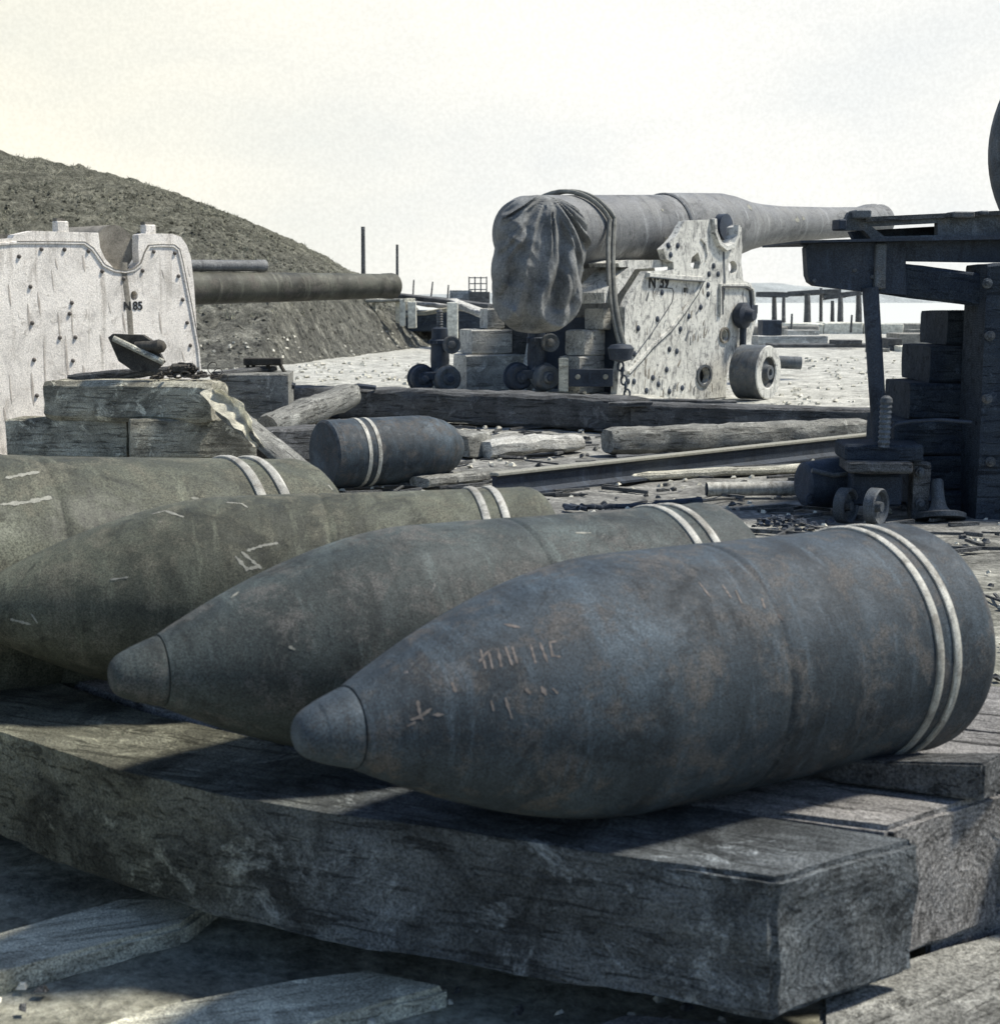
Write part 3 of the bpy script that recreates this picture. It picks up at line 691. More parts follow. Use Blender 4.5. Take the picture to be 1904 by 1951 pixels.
for px, py in ((345, 487), (822, 505)):
    x, z = plL.at(*Z1(px, py)); mb2 = MB(); mb2.box((x, .035, z), (.085, .06, .075), bev=.006); mb2.build('cap_bolt', 'white85', c85)
    mb2 = MB(); mb2.box((x - .01, .035, z + .045), (.06, .05, .018)); mb2.build('bolt_nut', 'rust_stain', c85)
mb.bm.free()
rivets(c85, plL, [Z1(*q) for q in ((103, 648), (165, 812), (175, 1010), (185, 1210), (200, 1405), (225, 608), (350, 610), (480, 618), (555, 728), (775, 725), (835, 622), (950, 630), (970, 755), (993, 883), (1017, 1008), (1035, 1132), (672, 768), (378, 960), (410, 1088), (396, 1215), (325, 1090), (390, 900))], .014)
x, z = plL.at(*Z1(672, 938)); text_part(c85, 'N', x, z, .075)
x, z = plL.at(*Z1(722, 938)); text_part(c85, '85', x, z, .078)
# rolled trunnion seat behind the notch
x, z = plL.at(*Z1(660, 600)); mb = MB(); mb.tube([(x, .08, z), (x, .61, z)], .15, 28); mb.build('trunnion_seat', 'rust_stain', c85)
# white disc behind the notch
mb = MB(); x, z = plL.at(*Z1(588, 640)); mb.lathe([(0, .05), (.02, .05)], (x, .1, z), (0, 1, 0), 20); mb.build('seat_lug', 'white85', c85)

# --- gun barrel behind it
A = Vector((-2.62, 10.75, W(330, 551, 10.75).z)); Bm = W(752, 545, 12.6)
d = (Bm - A)
gr = thing('gun_barrel', 'slim dark gun barrel pointing right from behind the white carriage', 'gun', A, rot=(0, -math.atan2(d.z, d.xy.length), math.atan2(d.y, d.x)))
Lb = d.length
mb = MB(); mb.lathe([(-.3, .125), (0, .125), (.5, .121), (Lb * .55, .112), (Lb - .16, .100), (Lb - .13, .104), (Lb - .04, .107), (Lb - .01, .100), (Lb, .085)], n=40); mb.build('barrel', 'gun_olive', gr)
mb = MB(); mb.lathe([(Lb - .02, .06), (Lb + .003, .058)], n=24); mb.build('bore', 'iron', gr)
mb = MB(); mb.lathe([(-.2, .042), (1.12, .042), (1.13, .046), (1.20, .046), (1.205, .03)], (0, 0, .165), n=20); mb.build('recoil_cylinder', 'gunsteel', gr)

# --- big gun 39
yaw39 = math.radians(50.8)
gA = W(1000, 446, 13.6); gM = W(1668, 422, 19.1)
d = gM - gA; Lg = d.length; du = d.normalized()
gun = thing('gun_barrel', 'huge grey gun barrel lying on the stained carriage, breech wrapped in canvas', 'gun', gA, rot=(0, -math.atan2(d.z, d.xy.length), math.atan2(d.y, d.x)))
def stn(px):
    best = 0; bd = 1e9
    for i in range(401):
        s_ = Lg * i / 400; q = gA + du * s_; y = CT * q.y - ST * (q.z - CH)
        u = (499.5 + F * q.x / y) / K
        if abs(u - px) < bd: bd = abs(u - px); best = s_
    return best
st_h = stn(1262); st_t = stn(1365); st_n = stn(1420); st_m = stn(1640)
prof = [(-.12, .26), (-.10, .30), (0, .335), (.3, .340), (st_h - .03, .338), (st_h - .012, .338), (st_h, .355), (st_h + .25, .357), (st_t, .352), (st_t + .25, .325), (st_n, .262), (st_n + .3, .232), (st_n + .8, .205), (st_m - .9, .185), (st_m - .1, .18), (st_m + .15, .212), (st_m + .32, .216), (st_m + .34, .205), (st_m + .5, .21), (Lg + .1, .19), (Lg + .14, .16)]
mb = MB(); mb.lathe(prof, n=64); mb.build('barrel', 'gunsteel', gun, smooth=28)
mb = MB(); mb.lathe([(st_h - .020, .340), (st_h - .020, .347), (st_h - .004, .358), (st_h + .008, .359), (st_h + .008, .34)], n=64, cap=False); mb.build('hoop_edge', 'iron_mid', gun)
st_tr = stn(1316)
mb = MB(); mb.tube([(st_tr, -.2, 0), (st_tr, -.42, 0)], .13, 24); mb.build('trunnion', 'iron', gun)
mb = MB(); mb.tube([(st_tr, .2, 0), (st_tr, .52, 0)], .13, 24); mb.build('trunnion', 'iron', gun)
# paint chips on the barrel
for (sx, ang, sz) in ((stn(1385), .95, .05), (stn(1285), 1.55, .045), (stn(1487), 1.35, .045), (stn(1500), 1.28, .03), (stn(1215), 1.0, .02), (stn(1215), 1.9, .03)):
    rr_ = .36
    for (t_, r_) in zip([p[0] for p in prof], [p[1] for p in prof]):
        if t_ <= sx: rr_ = r_
    nx = [p for p in prof if p[0] > sx][0]; pv = [p for p in prof if p[0] <= sx][-1]; rr_ = pv[1] + (nx[1] - pv[1]) * (sx - pv[0]) / (nx[0] - pv[0])
    c0 = Vector((sx, -math.sin(ang) * (rr_ + .001), math.cos(ang) * (rr_ + .001))); nn = Vector((0, -math.sin(ang), math.cos(ang))); u_ = Vector((1, 0, 0)); v_ = nn.cross(u_)
    mb = MB(); q = []
    for k in range(9):
        a_ = 2 * PI * k / 9; rad = sz * rnd.uniform(.5, 1.1); q.append(mb.bm.verts.new(c0 + u_ * math.cos(a_) * rad * 1.3 + v_ * math.sin(a_) * rad + nn * .002))
    q2 = [mb.bm.verts.new(v.co - nn * .012) for v in q]
    mb.bm.faces.new(q)
    for k in range(9): mb.bm.faces.new((q[k], q[(k + 1) % 9], q2[(k + 1) % 9], q2[k]))
    mb.build('bare_patch', 'chalk_light', gun, smooth=0)

# carriage 39
o39 = Vector(((1385 * K - 499.5) / F * 15.2, 15.2, 0))
pl39 = Plane(o39, yaw39)
c39 = thing('gun_carriage', 'chipped grey white carriage numbered 39 carrying the big canvas wrapped gun', 'gun carriage', o39, yaw39)
out39 = [(770, 1200), (778, 1090), (795, 1000), (812, 900), (815, 720), (850, 650), (890, 590), (930, 525), (1060, 520), (1080, 515), (1078, 475), (1040, 460), (1030, 425), (1022, 405), (1060, 370), (1100, 320), (1135, 252), (1200, 246), (1288, 243), (1294, 290), (1302, 340), (1325, 375), (1352, 388), (1380, 370), (1398, 330), (1402, 285), (1425, 272), (1448, 285), (1452, 400), (1446, 470), (1458, 575), (1500, 592), (1522, 640), (1525, 800), (1500, 900), (1462, 930), (1400, 1000), (1370, 1080), (1362, 1215)]
poly = [pl39.at(*Z3(*q)) for q in out39]; poly = poly + [(poly[-1][0], .0), (poly[0][0], .0)]
hs = [[pl39.at(*Z3(*q)) for q in ((1170, 495), (1178, 450), (1212, 420), (1226, 470), (1218, 510), (1190, 515))],
      [pl39.at(*Z3(1400 + 24 * math.cos(k * PI / 8), 503 + 36 * math.sin(k * PI / 8))) for k in range(16)],
      [pl39.at(*Z3(1242 + 32 * math.cos(k * PI / 8), 1092 + 50 * math.sin(k * PI / 8))) for k in range(16)],
      [pl39.at(*Z3(1353 + 17 * math.cos(k * PI / 8), 872 + 30 * math.sin(k * PI / 8))) for k in range(16)],
      [pl39.at(*Z3(*q)) for q in ((1132, 613), (1158, 615), (1158, 642), (1132, 640))]]
mb = MB(); mb.prism(poly, 0, .07, hs); mb.build('cheek_plate', 'white39', c39, smooth=25)
mb = MB(); mb.prism([(x, z) for x, z in poly if z > .0] + [(poly[-2][0], .0), (poly[-1][0], .0)], 1.05, 1.12); mb.build('far_cheek_plate', 'white39', c39, smooth=25)
for q in ((1242, 1092, 40, 60), (1353, 872, 27, 44)):
    cpt = pl39.at(*Z3(q[0], q[1])); ex = pl39.at(*Z3(q[0] + q[2], q[1])); ez = pl39.at(*Z3(q[0], q[1] - q[3])); rx = abs(ex[0] - cpt[0]); rz = abs(ez[1] - cpt[1])
    mb = MB(); ri = .78
    mb.prism(circ(cpt, rx, rz, 24), -.018, .0, [circ(cpt, rx * ri, rz * ri, 24)]); mb.build('hole_rim', 'iron_mid' if q[0] < 1300 else 'rust_stain', c39)
# interior dark webs
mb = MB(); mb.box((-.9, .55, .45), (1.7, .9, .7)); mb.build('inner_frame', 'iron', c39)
trl = [Z3(*q) for q in ((1284, 240), (1288, 310), (1312, 372), (1350, 402), (1390, 380), (1410, 330), (1414, 275))]
strip(c39, 'trunnion_rim', pl39, trl, .06, .05, 'white39')
strip(c39, 'cheek_rib', pl39, [Z3(*q) for q in ((1238, 560), (1200, 640), (1130, 745), (1060, 840), (960, 930), (900, 1000), (830, 1075))], .035, .02, 'white39')
strip(c39, 'cheek_rib', pl39, [Z3(*q) for q in ((1150, 745), (1120, 850), (1090, 930), (1040, 1010), (1000, 1100))], .025, .014, 'white39')
strip(c39, 'cheek_rib', pl39, [Z3(*q) for q in ((1225, 345), (1250, 380), (1258, 430), (1250, 470))], .02, .016, 'white39')
strip(c39, 'rail_moulding', pl39, [Z3(*q) for q in ((925, 545), (1080, 558), (1235, 568))], .05, .05, 'white39')
strip(c39, 'edge_moulding', pl39, [Z3(*q) for q in ((1325, 760), (1325, 600), (1470, 600), (1500, 620), (1508, 680), (1505, 800))], .03, .03, 'white39')
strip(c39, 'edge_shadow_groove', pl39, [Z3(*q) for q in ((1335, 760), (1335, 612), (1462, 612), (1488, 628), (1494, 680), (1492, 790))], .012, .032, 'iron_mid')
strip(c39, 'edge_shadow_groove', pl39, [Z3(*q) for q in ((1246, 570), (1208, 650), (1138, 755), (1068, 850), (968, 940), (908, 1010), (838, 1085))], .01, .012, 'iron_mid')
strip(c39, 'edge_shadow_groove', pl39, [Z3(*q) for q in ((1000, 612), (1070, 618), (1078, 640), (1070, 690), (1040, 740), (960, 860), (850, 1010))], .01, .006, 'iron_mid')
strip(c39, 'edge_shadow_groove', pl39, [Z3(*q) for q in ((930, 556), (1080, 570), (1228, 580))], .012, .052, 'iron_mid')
strip(c39, 'stain', pl39, [Z3(*q) for q in ((1350, 410), (1352, 480), (1356, 570), (1350, 680))], .05, .0015, 'iron_mid')
rr = random.Random(9)
for _ in range(60):
    x = rr.uniform(830, 1350); y = rr.uniform(600, 1180)
    if x < 930 and y < 760: continue
    a_ = rr.uniform(-.9, .3)
    strip(c39, 'stain', pl39, [Z3(x, y), Z3(x + rr.uniform(8, 18) * math.sin(a_), y + rr.uniform(10, 26)), Z3(x + rr.uniform(10, 30) * math.sin(a_), y + rr.uniform(28, 60))], rr.uniform(.012, .04), .0012, 'rust_stain' if rr.random() < .5 else 'iron_mid', taper=True)
rivets(c39, pl39, [Z3(*q) for q in ((1015, 640), (990, 785), (885, 835), (865, 975), (800, 1060), (830, 1125), (862, 1125), (965, 1105), (995, 1140), (930, 1175), (1055, 1180), (1125, 1160), (1055, 950), (1095, 960), (1115, 840), (1160, 770), (1225, 720), (1265, 650), (1265, 600), (1270, 540), (1320, 540), (1295, 495), (1040, 1060), (1050, 385), (1100, 385), (1062, 435), (1465, 805))], .03, 'iron')
x, z = pl39.at(*Z3(940, 602)); text_part(c39, 'N°39', x, z - .02, .16, y=-.006, xs_=1.0)
# slide rails at the rear of the carriage top
for q_ in (((812, 478), (870, 462), (1082, 462), (1082, 500), (905, 512), (870, 500), (820, 500)), ((765, 600), (870, 500), (905, 512), (850, 600), (780, 690), (740, 700), (738, 640))):
    pp_ = [pl39.at(*Z3(*q)) for q in q_]; mb = MB(); mb.prism(pp_, .073 + .004 * (len(q_) == 6), .40); rough_bm(mb.bm, .006, 9, 3); mb.build('top_ledge', 'white39', c39, smooth=20)
x, z = pl39.at(*Z3(1425, 765)); mb = MB(); mb.lathe([(0, .10), (.03, .13), (.10, .13), (.13, .08), (.2, .05)], (x, 0, z), (0, -1, 0), 16); mb.tube([(x + .02, -.06, z), (x + .02, -.06, z - .55)], .035, 8); mb.box((x + .14, -.08, z + .06), (.12, .08, .09)); mb.build('training_gear', 'iron', c39)
# truck wheel at the front of the slide
wc = W(1462, 710, 14.75); ax = Vector((.80, -.60, 0)).normalized()
wh = thing('truck_wheel', 'thick iron roller wheel with pale face at the front of the carriage', 'wheel', wc - Vector((0, 0, .0)), math.atan2(ax.y, ax.x))
rw = .268
mb = MB(); mb.lathe([(-.30, rw * .9), (-.28, rw), (-.02, rw), (.0, rw * .97), (.0, rw * .62), (-.05, rw * .55)], n=48); mb.build('tread', 'iron_mid', wh)
mb = MB(); mb.lathe([(.0, rw * .985), (.012, rw * .96), (.012, rw * .60), (.0, rw * .56)], n=48, cap=False); mb.build('rim_face', 'white39', wh)
mb = MB(); mb.lathe([(-.049, rw * .56), (-.03, rw * .40), (-.02, rw * .36), (-.02, rw * .3)], n=40); mb.build('web', 'iron_mid', wh)
mb = MB(); mb.lathe([(-.03, rw * .30), (.03, rw * .26), (.03, rw * .14), (-.01, rw * .12)], n=32); mb.build('hub', 'iron_mid', wh)
# canvas cover on the breech
cc = W(1024, 506, 13.42)
cv = MB(); bm = cv.bm; nu, nv = 200, 130; hw = .415; hh = .60; grid = []
outl = [(90, 130), (60, 131), (40, 122), (20, 104), (0, 88), (-20, 90), (-35, 104), (-55, 120), (-75, 127), (-90, 127), (-105, 128), (-125, 126), (-145, 104), (-160, 92), (180, 88), (165, 86), (150, 90), (130, 116), (110, 128)]
ol = sorted([((a_ % 360), r_) for a_, r_ in outl])
def orad(deg):
    deg %= 360; q = ol + [(ol[0][0] + 360, ol[0][1])]
    if deg < ol[0][0]: deg += 360
    for (a0, r0), (a1, r1) in zip(q, q[1:]):
        if a0 <= deg <= a1: return r0 + (r1 - r0) * (deg - a0) / (a1 - a0)
    return r0
mpp = .5247 / F * 13.42
for j in range(nv + 1):
    th = PI * j / nv - PI / 2                   # depth angle front..back
    row = []
    for i in range(nu):
        a_ = 2 * PI * i / nu; rad = orad(math.degrees(a_)) * mpp
        ca = math.cos(th) ** .6 if math.cos(th) > 1e-6 else 0.0
        x = math.cos(a_) * rad * ca; z = math.sin(a_) * rad * ca; y = math.sin(th) * .30
        # folds hanging from the knot at the top
        kx, kz = x - .06, z - .64
        ang = math.atan2(kx, -kz); dist = math.hypot(kx, kz)
        def rdg(t): return 1 - 2 * abs((t % 1.0) - .5) * 2
        wv = noise.noise(Vector((ang * 2.5, dist * 1.6, 0)))
        fold = rdg(ang * 2.1 + wv * 1.3 + .2) ** 1 * .9 + rdg(ang * 4.7 + 1.1 * noise.noise(Vector((ang * 4, dist * 2.4, 4)))) * .45
        fold += noise.noise(Vector((x * 4, y * 3, z * 1.8))) * 1.0 + (1 - abs(noise.noise(Vector((x * 6 + z * 3, y * 4, z * 5)))) * 2) * .5 - .5
        diag = z - (.36 + (x + .42) * .62)
        fold += 1.6 * math.exp(-(diag / .02) ** 2) * (x < .0) + (.8 if diag > 0 and x < .02 else 0)
        deep = -3.2 * math.exp(-((x - .13 - .03 * math.sin(z * 6)) / .05) ** 2) * min(1, max(0, (.48 - z) / .3)) * min(1, max(0, (z + .42) / .2))
        deep += 1.6 * math.exp(-((x - .03 - .02 * math.sin(z * 5)) / .035) ** 2) * min(1, max(0, (z + .35) / .2))
        k_ = .040 * (fold + deep) * min(1, dist * 2.0) * ca
        row.append(bm.verts.new((x, y - k_ * 1.6 if y < .1 else y, z)) )
    grid.append(row)
for a_, b_ in zip(grid, grid[1:]):
    for i in range(nu): bm.faces.new((a_[i], a_[(i + 1) % nu], b_[(i + 1) % nu], b_[i]))
bmesh.ops.remove_doubles(bm, verts=bm.verts, dist=.0005)
tag(cv.build('canvas_cover', 'canvas', None, cc, 60, rot=(0, 0, math.radians(14))), 'grey canvas tied over the breech of the big gun, hanging in folds', 'canvas cover')
# rope sling over the barrel
def gunpt(s_, ang, r_):
    u_ = Vector((0, 0, 1)); u_ = (u_ - du * u_.dot(du)).normalized(); b_ = du.cross(u_)   # b_ to the left of the muzzle direction
    return gA + du * s_ + (u_ * math.cos(ang) + b_ * math.sin(ang)) * r_
rp = thing('rope_sling', 'doubled hemp rope slung over the big gun barrel and hanging to a hook', 'rope', gunpt(.9, 0, .37))
for k in range(2):
    pts = [gunpt(.38 + .42 * (t / 14) + k * .085, -1.1 + t * .17, .372) for t in range(15)]
    e = pts[-1]; tgt = W(1180 + k * 8, 655, 13.55)
    mid = W(1160 + k * 9, 545, 13.72)
    for t in range(1, 17):
        u1 = t / 16; pts.append(e * (1 - u1) ** 2 + (mid * 2 - e * .5 - tgt * .5) * 2 * u1 * (1 - u1) + tgt * u1 ** 2)
    mb = MB(); o0 = rp.location; mb.tube([q - o0 for q in pts], .021, 8); mb.build('rope_strand', 'rope', rp)
h0 = W(1182, 668, 13.5)
hk = thing('iron_hook', 'dark iron block and chain hanging at the end of the rope beside the carriage', 'hook', h0)
mb = MB(); mb.lathe([(-.10, .03), (-.08, .10), (.02, .12), (.05, .09), (.06, .03)], (0, 0, 0), (0, 0, 1), 14); mb.build('block', 'iron', hk)
for k in range(7):
    mb = MB(); c0 = Vector((.015 * k, 0, -.14 - k * .062)); rt = Matrix.Rotation(k * PI / 2, 3, 'Z')
    mb.tube([c0 + rt @ Vector((.026 * math.cos(t * PI / 6), 0, .042 * math.sin(t * PI / 6))) for t in range(13)], .010, 6, cap=False); mb.build('chain_link', 'iron', hk)

# ------------------------------------------------------------------ timber blocks and jacks beneath the breech
GB = 'timber blocks stacked beneath the big gun'
def blk(label, x0, x1, y0, y1, Y, dep, mat='timber_crate', group=GB, yaw=.0, cat='timber block', name='timber_block'):
    """block whose front face fills x0..x1, y0..y1 of the print at distance Y"""
    a_ = W(x0, y1, Y); b_ = W(x1, y1, Y); t_ = W(x0, y0, Y)
    tseed[0] += 1; wx = (b_ - a_).x
    mb = timber_mb(wx, dep, t_.z - a_.z, seg=max(.05, wx / 12), amp=.004, ch=.012, seed=tseed[0])
    o = mb.build(name, mat, None, ((a_.x + b_.x) / 2, Y + dep / 2, a_.z), 40, rot=(0, 0, yaw))
    return tag(o, label, cat, group)
blk('wide timber block at the foot of the left stack, with bolt holes', 872, 996, 676, 746, 14.45, .45, yaw=.32)
blk('middle block of the left stack, behind the jack screw', 884, 965, 628, 675, 14.5, .40, yaw=.34)
blk('small top block of the left stack, touching the canvas', 920, 954, 588, 627, 14.55, .25, yaw=.34)
blk('tall dark baulk standing directly beneath the canvas', 955, 1056, 610, 745, 14.6, .4, 'timber_dark', yaw=-.05)
def blk2(label, x0, xc, x1, y0, y1, Y, mat='timber_crate', yaw=.86):
    # block seen corner on: nearest upright edge at xc, left face ends at x0, right face at x1
    c0 = W(xc, y1, Y); h_ = W(xc, y0, Y).z - c0.z; m_ = .5247 / F * Y; cs, sn = math.cos(yaw), math.sin(yaw); ux = (xc * K - 499.5) / F
    la = (xc - x0) * m_ / (sn + ux * cs); lb = (x1 - xc) * m_ / (cs - ux * sn)
    tseed[0] += 1; mb = timber_mb(lb, la, h_, seg=max(.05, lb / 10), amp=.005, ch=.012, seed=tseed[0])
    ctr = Vector((c0.x, c0.y)) + Vector((cs, sn)) * lb / 2 + Vector((-sn, cs)) * la / 2
    return tag(mb.build('timber_block', mat, None, (ctr.x, ctr.y, c0.z), 40, rot=(0, 0, yaw)), label, 'timber block', GB)
blk2('right stack, long bottom block with iron plate on it', 1063, 1104, 1195, 679, 752, 13.75)
blk2('right stack, middle block above the iron plate', 1075, 1114, 1190, 629, 679, 13.8)
blk2('right stack, top block just under the barrel', 1112, 1150, 1196, 587, 629, 13.9)
blk('upright pale post at the left end of the iron plate', 1064, 1082, 682, 748, 13.6, .12, 'timber_pale', None)
pr_ = W(1125, 720, 13.62); ip = thing('bolted_plate', 'dark iron plate with two bolts in front of the right stack', 'iron plate', pr_)
mb = MB(); mb.box((0, 0, 0), (.40, .05, .16), bev=.005); mb.build('plate', 'iron', ip)
for dx in (-.12, .13):
    mb = MB(); mb.lathe([(0, .024), (.02, .02), (.025, .006)], (dx, -.025, .01), (0, -1, 0), 12); mb.build('bolt', 'chalk_light', ip)
# small bolts/holes on the wide block
def jack(loc, label, yaw=0.0, sc_=1.0):
    r_ = thing('screw_jack', label, 'jack', loc, yaw, 'wheeled screw jacks beside the gun blocks'); s_ = sc_
    mb = MB(); mb.box((0, 0, .16 * s_), (.30 * s_, .22 * s_, .08 * s_), bev=.01); mb.build('truck', 'iron', r_)
    mb = MB(); mb.lathe([(.18, .10), (.24, .085), (.30, .09), (.44, .085), (.46, .10), (.49, .10), (.5, .08), (.60, .075), (.61, .05)], (0, 0, 0), (0, 0, 1), 24); mb.build('jack_body', 'iron', r_)
    mb = MB(); mb.lathe([(.6, .032)] + [(.60 + k * .012, .032 if k % 2 else .026) for k in range(1, 15)] + [(.78, .02)], (0, 0, 0), (0, 0, 1), 14); mb.build('screw', 'iron_mid', r_)
    mb = MB(); mb.lathe([(0, .085), (.025, .085), (.03, .075), (.025, .04), (.05, .035), (.06, .015)], (.11, -.09, .45), (.25, -1, 0), 20); mb.build('gear_disc', 'iron_mid', r_)
    for k in range(10):
        a_ = 2 * PI * k / 10; mb = MB(); mb.box((.105 * math.cos(a_), .105 * math.sin(a_), .475), (.02, .02, .03), rz=a_); mb.build('collar_lug', 'iron', r_)
    for (wx, wy) in ((-.15, -.06), (.09, -.14)):
        wr = MB(); wr.lathe([(-.12, .12), (-.11, .135), (-.09, .135), (-.085, .12), (.0, .118), (.02, .10), (.012, .06), (.04, .05), (.05, .03), (.045, .01)], (wx, wy, .135), (.35, -1, 0), 28); wh_ = wr.build('wheel', 'iron' if wx < 0 else 'iron_mid', r_)
        hb = MB(); hb.lathe([(.03, .035), (.075, .03), (.08, .01)], (wx, wy, .135), (.35, -1, 0), 14); hb.build('hub', 'iron', wh_)
    return r_
p = W(838, 748, 14.2); jack((p.x, p.y, p.z), 'wheeled screw jack left of the block stack, its bare screw showing')
p = W(1022, 746, 13.85); jack((p.x, p.y, p.z), 'wheeled screw jack between the block stacks, under the canvas', .05)
blk('short pale block resting on top of the middle jack', 1012, 1050, 640, 662, 13.8, .2, 'timber_pale', None, name='packing_block')

# ------------------------------------------------------------------ long beams across the yard
timber('long_beam', 'long dark beam lying across the whole middle of the yard', 'beam', (-1.25, 12.3, .02), (1.05, 11.2, .0), .34, .245, 'timber_dark', amp=.018, ch=.025, seg=.08)
timber('long_beam', 'second dark beam continuing right to the foot of the iron post', 'beam', (1.02, 11.15, .0), (2.75, 10.35, .0), .30, .215, 'timber_dark', amp=.012, ch=.02, seg=.08)
p0 = W(885, 768, 12.3); p1 = W(1085, 765, 12.0)
timber('loose_board', 'pale bowed board lying on the long beam', 'board', p0 + Vector((0, 0, -.01)), p1 + Vector((0, 0, -.03)), .30, .07, 'timber_pale', amp=.01)
timber('loose_board', 'short stub of board at the right end of the bowed board', 'board', W(1050, 772, 11.6), W(1090, 770, 11.5), .10, .05, 'timber_mid', amp=.008)
for lab, x0, y0, x1, y1, Y, wd, ht in (('thin dark batten on the beam in front of the carriage', 1090, 765, 1400, 772, 11.6, .10, .035), ('dark iron strap lying on the beam below the carriage', 1158, 776, 1242, 774, 11.0, .10, .035), ('dark batten on the beam below the wheel', 1380, 776, 1540, 782, 11.2, .09, .03),
                                       ('thin lath on the right hand beam', 1290, 782, 1500, 788, 10.9, .05, .02)):
    timber('batten', lab, 'batten', W(x0, y0, Y), W(x1, y1, Y), wd, ht, 'timber_dark', 'thin battens on the long beams', amp=.004, ch=.006)
timber('square_log', 'grey squared log on the dirt in front of the long beam', 'log', G(1155, 866, 0), G(1650, 846, 0), .22, .17, 'timber_mid', amp=.018, ch=.03, round_=.3)
timber('broken_log', 'broken pale log poking out beneath the long beam', 'log', G(925, 872, 0), G(1100, 858, 0), .17, .11, 'timber_crate', amp=.022, ch=.03, round_=.35)
timber('timber_stub', 'dark stub just right of the loose short shell', 'stub', G(868, 872, .0), G(912, 866, .0), .22, .15, 'timber_mid', amp=.015)
timber('timber_stub', 'small dark block lying alone on the dirt before the squared log', 'stub', G(1172, 893, 0), G(1262, 893, 0), .10, .085, 'timber_dark', amp=.012)
timber('flat_plank', 'dark flat plank beside the loose short shell', 'plank', G(800, 928, 0), G(950, 908, 0), .16, .05, 'timber_mid', amp=.012)
# rails
def rail(label, a_, b_, hgt, wid, mat_top, name='steel_rail'):
    a_ = Vector(a_); b_ = Vector(b_); d_ = b_ - a_; r_ = thing(name, label, 'rail', a_, math.atan2(d_.y, d_.x), 'rails lying on the dirt'); Lx = d_.length
    w2 = wid / 2
    mb = MB(); sec = [(-w2 * 1.3, 0), (w2 * 1.3, 0), (w2 * 1.3, .012), (w2 * .3, .03), (w2 * .3, hgt - .03), (w2 * .75, hgt - .018), (-w2 * .75, hgt - .018), (-w2 * .3, hgt - .03), (-w2 * .3, .03), (-w2 * 1.3, .012)]
    ra = [mb.bm.verts.new((0, y, z)) for y, z in sec]; rb = [mb.bm.verts.new((Lx, y, z)) for y, z in sec]
    for k in range(10): mb.bm.faces.new((ra[k], ra[(k + 1) % 10], rb[(k + 1) % 10], rb[k]))
    mb.bm.faces.new(ra); mb.bm.faces.new(rb[::-1]); mb.build('web', 'iron', r_)
    mb = MB(); mb.box((Lx / 2, 0, hgt - .006), (Lx, wid * .82, .018), bev=.004); mb.build('rail_head', mat_top, r_); return r_
a_ = G(940, 948, 0); b_ = G(1700, 856, 0); rail('long steel rail with a bright top running up to the iron post', a_, b_, .12, .075, 'chalk_light')
a_ = G(1130, 916, 0) ; b_ = G(1640, 896, 0)
timber('flat_plank', 'long pale plank lying parallel to the steel rail', 'plank', G(1180, 916, 0), G(1640, 893, 0), .10, .04, 'timber_pale', amp=.006)
timber('flat_plank', 'thin dark lath between the rail and the pale plank', 'plank', G(1200, 903, 0), G(1600, 886, 0), .04, .02, 'timber_dark', amp=.004)
pp = thing('steel_pipe', 'bright steel pipe lying beside the dark reel at right', 'pipe', G(1440, 948, 0))
a_ = G(1345, 946, 0) - pp.location; b_ = G(1545, 943, 0) - pp.location
mb = MB(); mb.tube([a_ + Vector((0, 0, .035)), b_ + Vector((0, 0, .035))], .035, 20, cap=False); mb.build('pipe_wall', 'band', pp)
mb = MB(); mb.tube([a_ + Vector((-.004, 0, .035)), a_ + Vector((.05, 0, .035))], .028, 16); mb.build('pipe_bore', 'iron', pp)
mb = MB(); cpts = []; q0 = G(1075, 972, 0); q1 = G(1335, 966, 0)
for k in range(40):
    q = q0.lerp(q1, k / 39); am = max(0, 1 - k / 16); cpts.append(q - q0 + Vector((am * .05 * math.sin(k * 1.9), am * .06 * math.cos(k * 2.3), .012 + am * .01 * math.sin(k * 3) + .012 * (k > 25))))
mb.tube(cpts, [.012 if k < 30 else .012 + .0012 * (k - 29) for k in range(40)], 8); tag(mb.build('frayed_cable', 'iron', None, q0), 'dark frayed cable end on the dirt behind the nearest shells', 'cable')
# ------------------------------------------------------------------ left timber stack, box, iron oddments
GL = 'timbers stacked before the white carriage'
timber('stacked_timber', 'lower left timber of the stack with a rotted hollow in its side', 'timber', W(22, 872, 8.9) + Vector((0, .12, 0)), W(250, 874, 8.75) + Vector((0, .12, 0)), .26, .235, 'timber_olive', GL, amp=.012, ch=.014)
timber('stacked_timber', 'lower right timber of the stack, with dark stains and square ends', 'timber', W(236, 874, 8.55) + Vector((0, .14, 0)), W(476, 872, 8.75) + Vector((0, .14, 0)), .30, .225, 'timber_olive', GL, amp=.007, ch=.010)
timber('stacked_timber', 'upper timber of the stack with cut slanting right end', 'timber', W(97, 800, 8.85) + Vector((0, .1, 0)), W(412, 806, 8.6) + Vector((0, .12, 0)), .30, .235, 'timber_olive', GL, amp=.010, ch=.03)
timber('stacked_timber', 'thin dark board lying on top of the upper timber', 'timber', W(140, 728, 9.05), W(345, 712, 9.0), .22, .05, 'timber_dark', GL, amp=.01)
